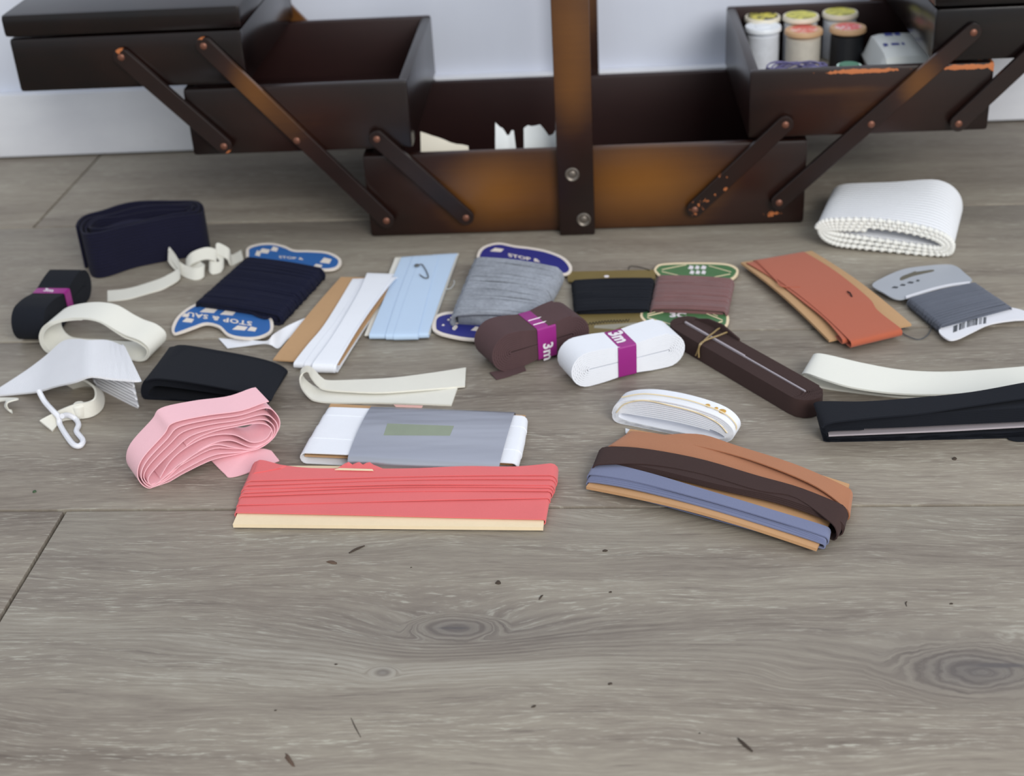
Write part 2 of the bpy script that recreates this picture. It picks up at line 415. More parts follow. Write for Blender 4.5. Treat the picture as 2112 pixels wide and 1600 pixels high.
for k, y0, y1 in rows:
    js = joints.get(k, [-.7+.37*(k % 3), 1.1-.3*(k % 2)])
    xs = [-3]+js+[3]
    for a, b in zip(xs[:-1], xs[1:]):
        gap = .0011
        part('plank', MB().box((a+gap, y0+gap, -.0092), (b-gap, min(y1, 1.5)-gap, 0), .0004), FM, sub)
# back wall and skirting (turned by WR against the boards)
WR = math.radians(1.42); U = Vector((math.cos(WR), math.sin(WR), 0)); Vd = Vector((-math.sin(WR), math.cos(WR), 0))
O = g(765, 490); O.z = 0
def bl(u, v, z): return O+U*u+Vd*v+Vector((0, 0, z))
def wallbox(u0, v0, z0, u1, v1, z1, bev=0):
    mb = MB().box((u0, v0, z0), (u1, v1, z1), bev); mb.v = [bl(*p) for p in mb.v]; return mb
def wall_mat():
    t = NT('painted_wall'); o = t.obj(); f = t.noise(t.mapping(o, (7, 7, 2.2)), 1, 4, .6); f2 = t.noise(o, 90, 3)
    c = t.ramp(f, [(.3, lin((208, 213, 228))), (.7, lin((220, 225, 238)))])
    sm = t.math('MULTIPLY', t.math('SUBTRACT', t.noise(t.mapping(o, (18, 18, 11)), 1, 3), .66), 4, True)
    c = t.mix(t.math('MULTIPLY', sm, .35), c, lin((160, 160, 165)))
    t.l(c, t.b.inputs['Base Color']); t.b.inputs['Roughness'].default_value = .5; t.bump(f2, .2, .0006); return t.m
def skirt_mat():
    t = NT('painted_skirting'); o = t.obj(); f = t.noise(t.mapping(o, (9, 9, 20)), 1, 4, .6)
    c = t.ramp(f, [(.3, lin((222, 224, 232))), (.7, lin((236, 238, 244)))])
    sm = t.math('MULTIPLY', t.math('SUBTRACT', t.noise(t.mapping(o, (30, 30, 45)), 1, 3), .68), 6, True)
    c = t.mix(t.math('MULTIPLY', sm, .5), c, lin((150, 148, 140)))
    t.l(c, t.b.inputs['Base Color']); t.b.inputs['Roughness'].default_value = .4; return t.m
struct('wall_back', wallbox(-2.2, .226, 0, 2.8, .30, 2.4), wall_mat())
struct('baseboard_back', wallbox(-2.2, .2145, .0015, 2.8, .2262, .0610, .002), skirt_mat())

# ================================================================ SEWING BOX (local axes: u along, v back, z up)
BX = thing('sewing_box', 'dark lacquered wooden cantilever sewing box opened out against the skirting board', 'sewing box', O, rot=WR)
L_base = lacquer('lacquer_base', [(.098, .036, .040, .030, .60), (.218, .038, .055, .032, .60), (.17, .035, .14, .07, .30)], base=.09,
                 wear=[(.316, .010, .010, .008, .50), (.300, .011, .014, .007, .40), (.262, .008, .03, .007, .40)])
L_lt = lacquer('lacquer_left_tray', [(-.045, .098, .050, .03, .26)], base=.07)
L_up = lacquer('lacquer_upper_tray', [(-.16, .15, .05, .02, .10)], base=.04, rough=.2)
L_rt = lacquer('lacquer_right_tray', [(.37, .095, .06, .03, .30), (.35, .105, .04, .003, .14)], base=.08,
               wear=[(.372, .1185, .035, .0022, 1.15), (.45, .1185, .026, .0022, 1.25), (.468, .118, .003, .006, 1)])
L_in = lacquer('lacquer_inside', [], dark=(20, 8, 8), mid=(42, 18, 17), gold=(62, 30, 26), base=.25, rough=.5)
L_rim = lacquer('lacquer_rim', [], dark=(40, 20, 18), mid=(92, 52, 46), gold=(120, 80, 60), base=.33, rough=.35)
L_arm = lacquer('lacquer_arm', [(-.075, .125, .02, .03, .55), (-.05, .10, .02, .03, .3), (.415, .11, .018, .022, .55)], base=.14, rough=.34, chips=.30,
                wear=[(-.098, .0745, .007, .006, 1.1), (.256, .020, .012, .012, .6), (.275, .042, .012, .018, .5), (-.17, .1585, .005, .003, 1), (-.108, .166, .004, .003, 1)])
L_post = lacquer('lacquer_post', [(.162, .16, .030, .07, .58), (.162, .11, .016, .03, .20)], base=.12, rough=.36)
copper = plain('copper_rivet', (120, 78, 62), .45, .5); steel = plain('nickel_screw', (120, 112, 104), .42, .7)
def panelled_tray(name, u0, u1, z0, z1, mat, v0=0.0, v1=.188, th=.0075, label=None):
    t = thing_part(name, label)
    part('front_panel', MB().box((u0, v0, z0), (u1, v0+th, z1), .0030), mat, t, local=True)
    part('back_panel', MB().box((u0, v1-th, z0), (u1, v1, z1), .0022), L_in, t, local=True)
    part('side_panel', MB().box((u0, v0+th*.5, z0), (u0+th, v1-th*.5, z1-.0003), .0022), mat, t, local=True)
    part('side_panel', MB().box((u1-th, v0+th*.5, z0), (u1, v1-th*.5, z1-.0003), .0022), mat, t, local=True)
    part('tray_bottom', MB().box((u0+th*.4, v0+th*.4, z0+.001), (u1-th*.4, v1-th*.4, z0+.004)), L_in, t, local=True)
    return t
def thing_part(name, label):
    o = bpy.data.objects.new(name, None); COL.objects.link(o); o.parent = BX; o.empty_display_size = .02
    if label: o['label'] = label
    return o
panelled_tray('base_tray', 0, .3375, .0006, .0675, L_base)
panelled_tray('lower_tray', -.1300, .0400, .0725, .1250, L_lt, label='lower left tray, empty')
panelled_tray('lower_tray', .2925, .4690, .0700, .1215, L_rt, label='lower right tray holding thread spools, worn top edge')
ut = panelled_tray('upper_tray', -.2535, -.0790, .1275, .1680, L_up, label='upper left tray, closed')
part('lid', MB().box((-.2555, -.0015, .1692), (-.0770, .190, .1860), .0035), L_up, ut, local=True)
ut2 = panelled_tray('upper_tray', .4230, .5990, .1230, .1615, L_up, label='upper right tray, cut by the photo edge')
part('lid', MB().box((.4210, -.0015, .1628), (.6010, .190, .1790), .0035), L_up, ut2, local=True)
def arm(p, q, rivets, front=True, wd=.0125, th=.0045):
    a, b = Vector((p[0], 0, p[1])), Vector((q[0], 0, q[1])); d = (b-a).normalized(); nrm = Vector((-d.z, 0, d.x)); r = wd/2; e = .0055
    out = []
    for k in range(9): an = math.pi/2+math.pi*k/8; out.append(a-d*0+(d*math.cos(an)*e*1.1+nrm*math.sin(an)*r))
    for k in range(9): an = -math.pi/2+math.pi*k/8; out.append(b+(d*math.cos(an)*e*1.1+nrm*math.sin(an)*r))
    y0, y1 = (-.0018-th, -.0018) if front else (.1895, .1895+th)
    mb = MB(); n = len(out)
    bm = bmesh.new(); vs = [bm.verts.new((o.x, y0, o.z)) for o in out]; f = bm.faces.new(vs)
    ex = bmesh.ops.extrude_face_region(bm, geom=[f]); bmesh.ops.translate(bm, vec=(0, y1-y0, 0), verts=[v for v in ex['geom'] if isinstance(v, bmesh.types.BMVert)])
    bm.normal_update()
    es = [e_ for e_ in bm.edges if abs(e_.verts[0].co.y-e_.verts[1].co.y) < 1e-6]
    bmesh.ops.bevel(bm, geom=es, offset=.0005, segments=1, affect='EDGES', profile=.5)
    bm.verts.index_update(); mb.add([v.co.copy() for v in bm.verts], [[v.index for v in f.verts] for f in bm.faces]); bm.free()
    o = part('link_arm', mb, L_arm, BX, local=True)
    for (x, z) in rivets:
        yy = y0 if front else y1
        sg = -1 if front else 1
        rv = MB().lathe([(.0026, 0), (.0026, .0004), (.0020, .0009), (.0008, .0012)], (x, yy, z), 16, (Vector((1, 0, 0)), Vector((0, 0, 1)), Vector((0, sg, 0))))
        part('rivet', rv, copper, o, local=True)
    return o
arms = [((-.1692, .1529), (-.1035, .0815), None), ((-.1064, .1586), (.0147, .0164), (-.0471, .0839)), ((.0139, .0827), (.0769, .0166), None),
        ((.3192, .0822), (.2531, .0170), None), ((.4492, .1454), (.3170, .0205), (.382, .0801)), ((.5120, .1480), (.4456, .0780), None)]
for a, b, m in arms:
    for fr in (True, False):
        arm(a, b, [a, b]+([m] if m else []), fr)
# handle: two posts bolted outside the base with a turned bar high above
for fr in (True, False):
    y0, y1 = (-.0095, -.0015) if fr else (.1895, .1965)
    o = part('handle_post', MB().box((.1490 if fr else .1560, y0, .0004 if fr else .004), (.1765 if fr else .1832, y1, .262), .0016), L_post, BX, local=True)
    sg = -1 if fr else 1; yy = y0 if fr else y1
    for (x, z) in ((.1603, .0505), (.1680, .0135)) if fr else ((.178, .058), (.166, .0135)):
        c = MB().lathe([(.0055, 0), (.0055, .0009), (.0046, .0018), (.0034, .0014), (.0028, .0006), (.0022, .0009), (.001, .0012)], (x, yy, z), 20, (Vector((1, 0, 0)), Vector((0, 0, 1)), Vector((0, sg, 0))))
        part('screw', c, steel, o, local=True)
part('handle_bar', MB().lathe([(.009, 0), (.0095, .004), (.0075, .03), (.0085, .095), (.0075, .16), (.0095, .186), (.009, .19)], (.1628, -.0005, .25), 24, (Vector((1, 0, 0)), Vector((0, 0, 1)), Vector((0, 1, 0)))), L_post, BX, local=True)

# ---------------- contents
spool_wood = plain('turned_wood', (205, 165, 125), .55, noise_amt=.12); cream_wood = plain('pale_spool', (222, 214, 196), .5)
whiteplastic = plain('white_plastic', (232, 236, 242), .35)
def thread(name, col):
    t = NT(name); o = t.obj(); sp = t.n('ShaderNodeSeparateXYZ'); t.l(o, sp.inputs[0])
    s = t.math('SINE', t.math('MULTIPLY', sp.outputs[2], 2*math.pi/.0006)); c = lin(col)
    t.l(t.mix(t.noise(o, 200, 3), tuple(x*.85 for x in c[:3])+(1,), tuple(min(1, x*1.1) for x in c[:3])+(1,)), t.b.inputs['Base Color'])
    t.b.inputs['Roughness'].default_value = .5; t.bump(s, .6, .0002); return t.m
def disc_print(name, c1, c2):
    t = NT(name); f = t.noise(t.obj(), 160, 2); t.l(t.ramp(f, [(.40, lin(c1)), (.5, lin(c1)), (.58, lin(c2))]), t.b.inputs['Base Color']); t.b.inputs['Roughness'].default_value = .5; return t.m
TZ = .0742
def spool(px, py, ztop, r, wood, th, paper, label, hgt=None, lab_r=.72):
    p = g(px, py, ztop); h = ztop-TZ
    o = thing('thread_spool', label, 'spool of thread', Vector((p.x, p.y, TZ)), 'spools in the right hand tray')
    c = Vector((p.x, p.y, TZ))
    part('reel', MB().lathe([(r*.96, 0), (r, .0015), (r, .003), (r*.7, .006), (r*.68, h-.006), (r, h-.0035), (r, h-.001), (r*.96, h)], c, 32), wood, o)
    part('thread', MB().lathe([(r*.7, .0045), (r*.9, .0065), (r*.91, h*.5), (r*.9, h-.007), (r*.7, h-.005)], c, 32), th, o)
    if paper: part('paper_label', MB().lathe([(r*lab_r, h), (r*lab_r, h+.0003)], c, 32), paper, o)
    else: part('hub', MB().lathe([(r*.45, h), (r*.42, h+.0006), (r*.15, h+.0004)], c, 24), whiteplastic, o)
    return o
YP = disc_print('yellow_label', (214, 208, 96), (150, 146, 60)); YP2 = disc_print('yellow_label_print', (216, 204, 90), (70, 66, 50)); RP = disc_print('coral_label', (222, 110, 98), (232, 190, 175)); RP2 = disc_print('red_label', (232, 105, 105), (235, 215, 215))
wt = thread('white_thread', (228, 232, 240)); ct = thread('cream_thread', (225, 218, 205)); bt = thread('black_thread', (22, 24, 30))
spool(1573, 33, .116, .0150, cream_wood, wt, YP2, 'yellow labelled cream spool behind the all-white spool', lab_r=.85)
spool(1652, 31, .118, .0150, cream_wood, wt, YP, 'yellow-topped spool in the back row, middle of three', lab_r=.85)
spool(1733, 24, .118, .0148, cream_wood, wt, YP, 'rightmost yellow-topped spool in the back row of the tray', lab_r=.85)
spool(1574, 53, .1135, .0150, whiteplastic, wt, None, 'all-white plastic spool standing at the left front of the tray')
spool(1658, 60, .1125, .0155, spool_wood, ct, RP, 'wooden spool of cream thread with a coral top label')
spool(1749, 55, .1135, .0148, spool_wood, bt, RP2, 'wooden spool of black thread with a red and white top label')
# packet
pk = thing('elastic_packet', 'white packet with blue print beside the black thread spool', 'packet', bl(.415, .10, TZ))
def puff(u0, v0, u1, v1, z0, z1, n=8, rot=0):
    mb = MB(); vs = []; fs = []
    for k in (0, 1):
        for j in range(n+1):
            for i in range(n+1):
                a, b = i/n, j/n; e = (1-(2*a-1)**6)*(1-(2*b-1)**6); hm = (z0+z1)/2
                vs.append(bl(u0+(u1-u0)*a, v0+(v1-v0)*b, hm+(1 if k == 0 else -1)*(z1-z0)/2*(e**.5)))
    N = (n+1)**2
    for j in range(n):
        for i in range(n):
            a = j*(n+1)+i; fs.append((a, a+1, a+n+2, a+n+1)); fs.append((N+a+n+1, N+a+n+2, N+a+1, N+a))
    return mb.add(vs, fs)
packm = plain('white_packet', (222, 226, 224), .35); inkb = plain('blue_print', (38, 52, 140), .5)
part('packet_body', puff(.397, .050, .446, .135, TZ, .1120), packm, pk)
part('folded_end', puff(.388, .014, .436, .058, TZ, .1040), packm, pk)
for (uu, vv, du, dv) in ((.406, .085, .003, .005), (.412, .085, .006, .005), (.420, .085, .002, .005), (.412, .112, .006, .006), (.420, .112, .004, .006)):
    m = MB().box((uu, vv, .1114), (uu+du, vv+dv, .1123)); m.v = [bl(*p) for p in m.v]; part('printed_mark', m, inkb, pk, 'blue printed mark')
# purple thread bundle and green reel at the tray front
def skein(c, r, h, ang, n, name, mat, label, cat, flat=.5):
    mb = MB()
    for k in range(n):
        a0 = random.random()*6.28; P = []; q = random.uniform(.75, 1); zz = random.uniform(0, h)
        for i in range(24):
            a = a0+i/24*2*math.pi; P.append(Vector((c.x+math.cos(a)*r*q*1.6, c.y+math.sin(a)*r*q*.75, c.z+.0015+zz+.003*math.sin(2*a+k)+.003)))
        mb.tube(P, .0007, 4, closed=True)
    c0 = MB().lathe([(r*.4, 0), (r*.85, h*.3), (r*.8, h*.8), (r*.3, h)], c, 20)
    return solo(name, join(mb, c0), mat, label, cat)
skein(bl(.330, .024, TZ), .0145, .0370, 0, 60, 'thread_skein', plain('lilac_thread', (104, 100, 138), .9, spec=.1), 'lilac thread skein lying in front of the spools', 'skein')
gr = thing('thread_reel', 'small reel with a green top at the front rim of the tray', 'spool of thread', bl(.3725, .0175, TZ))
gc = bl(.3675, .0185, TZ)
part('reel', MB().lathe([(.009, 0), (.009, .002), (.006, .004), (.006, .040), (.009, .042), (.009, .0435)], gc, 28), plain('pale_green_plastic', (190, 215, 205), .4), gr)
part('top_disc', MB().lathe([(.0075, .0435), (.007, .0445), (.004, .0445)], gc, 28), plain('green_plastic', (30, 110, 76), .4), gr)
part('thread', MB().lathe([(.006, .004), (.0082, .006), (.0082, .038), (.006, .040)], gc, 28), wt, gr)
# loose things in the base tray
def crumple(cx, cy, w, d, h, seed, tilt=0.0):
    mb = MB(); n = 7; vs = []; fs = []
    for j in range(n+1):
        for i in range(n+1):
            a, b = i/n-.5, j/n-.5; q = noise.noise(Vector((a*3+seed, b*3, seed*1.7)))
            vs.append(bl(cx+w*a+.004*q, cy+d*b+.006*q*math.sin(seed+a*6), .0046+h*(.5+b)+.008*q*math.sin(seed*3+i)+tilt*a*w+.006))
    for j in range(n):
        for i in range(n): a = j*(n+1)+i; fs.append((a, a+1, a+n+2, a+n+1))
    N = (n+1)**2; top = list(vs); vs += [v-Vector((0, 0, .0006)) for v in top]
    fs += [tuple(N+x for x in reversed(f)) for f in fs[:]]
    for i in range(n):
        fs += [(i, N+i, N+i+1, i+1)]; a = n*(n+1)+i; fs += [(a+1, N+a+1, N+a, a)]; a = i*(n+1); b = a+n+1; fs += [(b, N+b, N+a, a)]; a += n; b += n; fs += [(a, N+a, N+b, b)]
    return mb.add(vs, fs)
papw = plain('white_paper', (225, 230, 232), .6); papc = plain('cream_paper', (226, 220, 205), .7)
def sheet(c, amp, seed, lab, name, cat, mat, ny=8):
    mb = MB().patch([bl(*p) for p in c], 8, ny, .0006, lambda a, b: amp*b*math.sin(a*7+seed)+amp*.6*b*math.cos(a*13+seed))
    return solo(name, mb, mat, lab, cat)
sheet([(.098, .016, .0054), (.121, .016, .0054), (.1154, .030, .0700), (.1015, .030, .0775)], .0025, .6, 'crumpled white scrap in the base tray, left one of two near the handle', 'paper_scrap', 'paper', papw)
sheet([(.1215, .014, .0054), (.150, .014, .0054), (.149, .026, .0735), (.1235, .026, .0770)], .0035, -.8, 'crumpled white scrap in the base tray touching the front handle post', 'paper_scrap', 'paper', papw)
sheet([(.040, .012, .0054), (.084, .012, .0054), (.0800, .022, .0640), (.0438, .022, .0772)], .0006, .4, 'cream paper card standing in the left of the base tray', 'paper_card', 'card', papc)
skein(bl(.099, .020, .0046), .0085, .040, 0, 24, 'thread_skein', plain('red_yellow_thread', (150, 72, 40), .8), 'reddish yellow thread bundle low between the papers in the base tray', 'skein')

# ================================================================ HABERDASHERY ON THE FLOOR
kraft = cardboard('kraft_card', (190, 152, 112)); kraft2 = cardboard('kraft_card_warm', (194, 150, 108)); creamcard = cardboard('cream_card', (238, 218, 184)); whitecard = cardboard('white_card', (232, 230, 222))
blacktape = fabric('black_tape', (22, 25, 33), sheen=.02); whitetape = fabric('white_tape', (234, 237, 245), var=.03); creamel = fabric('cream_elastic', (230, 228, 218), ribs=900, ribdir=1, depth=.0002, var=.04)
whiteel = fabric('white_ribbed_elastic', (238, 239, 245), ribs=1100, ribdir=0, depth=.0003, var=.03)
navy = fabric('navy_rib_knit', (20, 20, 42), ribs=420, ribdir=1, depth=.0006, var=.15, sheen=.03); browntape = fabric('brown_tape', (84, 63, 65), sheen=.03)
dkbrown = fabric('dark_brown_tape', (62, 45, 43), sheen=.03); purple = plain('purple_paper', (150, 36, 128), .4, noise_amt=.04); whiteink = plain('white_print', (238, 232, 238), .5)

# --- 1 navy knitted band, standing on edge
def navy_coil():
    top = [(158, 466), (176, 447), (212, 434), (262, 421), (330, 413), (388, 410), (414, 416), (421, 430), (404, 441), (340, 452), (262, 468), (196, 489), (166, 488)]
    inn = [(190, 466), (205, 456), (235, 448), (275, 440), (330, 433), (372, 428), (392, 426), (396, 430), (380, 436), (330, 444), (265, 455), (215, 468), (196, 470)]
    Z = .0355
    O_ = crs([g(p[0], p[1], Z) for p in top], 96, True); I_ = crs([g(p[0], p[1], Z-.002) for p in inn], 96, True); L = []; R_ = []; turns = 3.6; n = 80
    for i in range(int(n*turns)+1):
        t = i/n; u = (t % 1)*96; k = int(u); f = u-k; s = t/turns
        p = O_[k % 96].lerp(O_[(k+1) % 96], f).lerp(I_[k % 96].lerp(I_[(k+1) % 96], f), s)
        p.z += .0012*math.sin(t*9)+.0007*math.sin(t*31); L.append(p); R_.append(Vector((p.x+.0006*math.sin(t*7), p.y, .0006)))
    return MB().ribbon(L, R_, .0018, m=6)
nv = thing('knitted_band', 'navy blue knitted band coiled and standing on edge at the back left', 'coiled band', g(300, 545))
part('band', navy_coil(), navy, nv)
fl = MB().patch([g(205, 476, .027), g(330, 452, .027), g(385, 432, .027), g(240, 450, .027)], 8, 4, .002, lambda a, b: .002*math.sin(a*5)*math.sin(3*b))
part('inner_fold', fl, fabric('navy_knit_inside', (28, 28, 54), ribs=300, ribdir=1, depth=.0005, var=.15, sheen=.05), nv)

# --- 2 ruffled cream elastic
def ruffle():
    P = [(222, 622, .0), (262, 618, .0), (306, 606, .0), (344, 592, .001), (372, 570, .003), (352, 535, .008), (349, 542, .006), (372, 566, .001), (402, 578, .0), (420, 570, .001), (398, 558, .002), (384, 560, .001), (396, 545, .007), (425, 535, .009), (445, 541, .006), (432, 556, .002), (438, 566, .0), (455, 562, .0), (460, 548, .003), (446, 530, .008), (452, 526, .009), (470, 536, .006), (478, 548, .0), (502, 536, .0)]
    near = crs([g(*p) for p in P], 170)
    far = []
    for i, p in enumerate(near):
        s = i/169
        flat = max(0, 1-s*3.6); tail = max(0, (s-.93)/.07)
        k = max(flat, tail); k = min(1, k*1.3)
        d = Vector((-.006, .0180, 0))*k+Vector((-.001, .0085, .0060))*(1-k)
        far.append(p+d)
    return MB().ribbon(far, near, .0011, m=2)
solo('gathered_elastic', ruffle(), creamel, 'cream gathered elastic strip with ruffled loops in front of the navy band', 'elastic')

# --- darning wool cards (blue ends)
def px_slab(pts, z, th): return MB().slab([p for p in crs([g(a, b, z) for a, b in pts], len(pts)*5, True)], th)
def inset(pts, k):
    cx = sum(p[0] for p in pts)/len(pts); cy = sum(p[1] for p in pts)/len(pts)
    out = []
    n = len(pts)
    for i in range(n):
        a, b, c = pts[i-1], pts[i], pts[(i+1) % n]; tx, ty = c[0]-a[0], c[1]-a[1]; l = math.hypot(tx, ty) or 1
        nx, ny = -ty/l, tx/l
        if (cx-b[0])*nx+(cy-b[1])*ny < -abs(.0): pass
        out.append((b[0]+nx*k, b[1]+ny*k*.6))
    return out
wool_navy = fabric('navy_wool', (17, 20, 42), var=.2, sheen=.03); wool_grey = fabric('grey_heather_wool', (140, 145, 155), var=.5, grain=420, depth=.0005)
bluep = plain('light_blue_print', (52, 104, 172), .5, noise_amt=.08); dbluep = plain('dark_blue_print', (40, 44, 128), .5, noise_amt=.08); creamp = cardboard('cream_board', (232, 222, 212))
ew = thing('darning_wool_card', 'card wound with navy darning wool, pale blue printed ends', 'thread card', g(530, 600))
up = [(507, 522), (512, 509), (535, 502), (562, 501), (588, 507), (607, 515), (640, 516), (675, 519), (699, 530), (704, 543), (692, 554), (668, 557), (640, 552), (560, 548), (515, 540)]
lo = [(357, 688), (355, 672), (368, 650), (395, 630), (420, 624), (470, 630), (530, 640), (556, 652), (564, 668), (558, 686), (530, 697), (495, 697), (468, 690), (450, 674), (425, 668), (400, 676), (375, 685)]
bodyc = [(395, 630), (505, 530), (520, 515), (600, 515), (670, 545), (660, 560), (565, 655), (540, 650), (440, 640)]
part('card_end', px_slab(up, .0030, .0012), creamp, ew); part('card_end', px_slab(lo, .0042, .0012), creamp, ew)
part('card_middle', MB().slab([g(a, b, .0028) for a, b in [(410, 634), (515, 530), (660, 545), (558, 656)]], .001), creamp, ew)
part('printed_panel', px_slab(inset(up, 7), .0033, .0003), bluep, ew, 'pale blue print'); part('printed_panel', px_slab(inset(lo, 7), .0045, .0003), bluep, ew, 'pale blue print')
cW = [(412, 624), (572, 648), (660, 556), (512, 534)]
mbw = MB(); winding(mbw, cW, 34, .0086, .0006, .0012, 2, .5)
mbw.patch([g(a, b, .0080) for a, b in cW], 3, 3, .0068)
part('wool_winding', mbw, wool_navy, ew, sharp=180)
mbt = MB().tube(crs([g(505, 634, .0085), g(520, 645, .0066), g(535, 653, .0056), (g(550, 656, .0056)), g(562, 648, .0062)], 14), .0009, 6); part('loose_strand', mbt, wool_navy, ew)
part('printed_text', text_mb('STOP & SAU', g(452, 657, .0046), g(400, 648, .0046)-g(530, 668, .0046), g(455, 690, .0046)-g(462, 640, .0046), .0092, .03, spacing=1.1), creamp, ew, 'cream lettering upside down')
def bits(pts, z, mat, par, lab, n=8, s=5):
    for (a, b, w_, h_) in pts:
        part('printed_motif', MB().slab([g(a-w_, b+h_*.6, z), g(a+w_*.6, b+h_, z), g(a+w_, b-h_*.4, z), g(a-w_*.3, b-h_, z)], .0002), mat, par, lab)
bits([(388, 660, 12, 5), (383, 650, 8, 4), (495, 676, 16, 5), (520, 678, 10, 5), (430, 640, 18, 5), (470, 645, 16, 5)], .00465, creamp, ew, 'cream printed blocks')
part('printed_text', text_mb('STOP &', g(600, 532, .0034), g(650, 536, .0034)-g(540, 527, .0034), g(600, 520, .0034)-g(604, 542, .0034), .0062, .02), creamp, ew, 'cream lettering')
bits([(545, 517, 12, 5), (566, 513, 8, 5), (672, 537, 12, 6), (655, 548, 10, 4), (532, 522, 6, 6)], .0035, creamp, ew, 'cream printed blocks')

gw = thing('darning_wool_card', 'card wound with grey heathered darning wool, dark blue printed ends', 'thread card', g(1040, 590))
up = [(985, 535), (988, 516), (1004, 505), (1030, 500), (1062, 506), (1095, 510), (1130, 517), (1162, 530), (1179, 548), (1176, 562), (1160, 566), (1130, 560), (1060, 545), (1010, 545)]
lo = [(891, 676), (893, 656), (908, 646), (935, 642), (985, 645), (1040, 648), (1080, 655), (1098, 668), (1090, 684), (1060, 695), (1010, 702), (960, 700), (918, 692), (899, 685)]
part('card_end', px_slab(up, .0034, .0012), creamp, gw); part('card_end', px_slab(lo, .0036, .0012), creamp, gw)
part('card_middle', MB().slab([g(a, b, .0028) for a, b in [(945, 650), (990, 540), (1140, 560), (1080, 660)]], .001), creamp, gw)
part('printed_panel', px_slab(inset(up, 7), .0037, .0003), dbluep, gw, 'dark blue print'); part('printed_panel', px_slab(inset(lo, 9), .0039, .0003), dbluep, gw, 'dark blue print')
cW = [(944, 648), (1088, 656), (1148, 556), (990, 532)]
mbw = MB(); winding(mbw, cW, 40, .0125, .0006, .0013, 2, 1.1)
mbw.patch([g(a, b, .0115) for a, b in cW], 3, 3, .0100)
part('wool_winding', mbw, wool_grey, gw, sharp=180)
part('printed_text', text_mb('SCHE', g(972, 661, .0040), g(1000, 663, .0040)-g(945, 658, .0040), g(970, 650, .0040)-g(972, 672, .0040), .0048, .0, spacing=1.9), dbluep, gw)
bits([(972, 663, 36, 8)], .00395, creamp, gw, 'cream printed banner')
part('printed_text', text_mb('8', g(938, 676, .0040), g(950, 684, .0040)-g(930, 668, .0040), g(945, 668, .0040)-g(930, 684, .0040), .0085, .04), creamp, gw, 'cream scissor motif')
part('printed_text', text_mb('STOP &', g(1080, 532, .0038), g(1130, 545, .0038)-g(1030, 526, .0038), g(1080, 522, .0038)-g(1086, 545, .0038), .0082, .03), creamp, gw, 'cream lettering')
bits([(925, 659, 3, 2), (914, 670, 3, 2), (930, 655, 2, 2), (985, 678, 14, 5), (955, 654, 2, 2), (1025, 515, 14, 4)], .0040, creamp, gw, 'cream printed flecks')

# --- gold card with black thread
goldc = plain('olive_gold_card', (128, 112, 68), .45, .15, noise_amt=.1)
gd = thing('thread_card', 'olive gold card wound with black thread beside the grey wool card', 'thread card', g(1265, 620))
part('card', MB().slab([g(a, b, .0026) for a, b in [(1178, 650), (1192, 642), (1188, 582), (1171, 579), (1170, 560), (1352, 556), (1352, 574), (1338, 578), (1334, 642), (1348, 648), (1345, 684), (1204, 689)]], .0008), goldc, gd)
cW = [(1192, 641), (1333, 638), (1343, 576), (1186, 580)]
mbw = MB(); winding(mbw, cW, 46, .0058, .0006, .0007, 2, .6, samples=8, k=4); mbw.patch([g(a, b, .0054) for a, b in cW], 3, 3, .0042)
part('thread_winding', mbw, blacktape, gd, sharp=180)
part('loose_strand', MB().tube(crs([g(1296, 556, .003), g(1300, 549, .003), g(1320, 551, .003), g(1340, 557, .003)], 14), .0004, 5), plain('dark_thread', (50, 45, 40), .8), gd)
part('slot', MB().slab([g(a, b, .00275) for a, b in [(1225, 676), (1226, 671), (1314, 665), (1316, 670), (1280, 674), (1268, 679), (1255, 678)]], .0002), plain('pale_slot', (160, 155, 140), .6), gd, 'pale hanging slot')
part('printed_scribble', MB().tube(crs([g(1211+i*3.1, 667-i*.27+(3.2 if i % 2 else -3.0)*(.4+.6*abs(math.sin(i*1.7))), .0028) for i in range(29)], 110), .00022, 4), plain('black_print', (40, 36, 30), .6), gd)
part('printed_dot', MB().lathe([(.0018, 0), (.0018, .0002)], g(1251, 570, .0026), 16), whiteink, gd, 'white dot')
# --- green card with brown thread
oc = thing('thread_card', 'cream and green pill-ended card wound with reddish brown thread', 'thread card', g(1425, 610))
up = [(1352, 562), (1352, 550), (1370, 543), (1435, 541), (1495, 543), (1520, 552), (1522, 565), (1508, 576), (1480, 580), (1380, 576)]
lo = [(1322, 655), (1326, 638), (1345, 630), (1400, 630), (1470, 636), (1498, 645), (1504, 660), (1496, 674), (1470, 682), (1400, 680), (1350, 673)]
part('card_end', px_slab(up, .0030, .0012), creamcard, oc); part('card_end', px_slab(lo, .0030, .0012), creamcard, oc)
part('card_middle', MB().slab([g(a, b, .0028) for a, b in [(1350, 640), (1362, 572), (1506, 574), (1490, 645)]], .001), creamcard, oc)
greenp = plain('green_print', (76, 118, 76), .5, noise_amt=.1)
part('printed_panel', px_slab(inset(up, 6), .0033, .0003), greenp, oc, 'green print'); part('printed_panel', px_slab(inset(lo, 6), .0033, .0003), greenp, oc, 'green print')
mbd = MB()
for (a, b, c, d) in (((1335, 652), (1400, 636), .8, 0), ((1335, 655), (1395, 672), .8, 0), ((1335, 648), (1385, 634), .6, 0), ((1490, 660), (1440, 640), .8, 0), ((1490, 663), (1445, 675), .8, 0), ((1480, 652), (1450, 638), .6, 0), ((1365, 556), (1415, 546), .6, 0), ((1365, 560), (1412, 571), .6, 0), ((1508, 561), (1462, 548), .6, 0), ((1506, 565), (1465, 573), .6, 0)):
    part('printed_line', MB().tube([g(a[0], a[1], .0034), g(b[0], b[1], .0034)], .0005*c, 4), creamcard, oc)
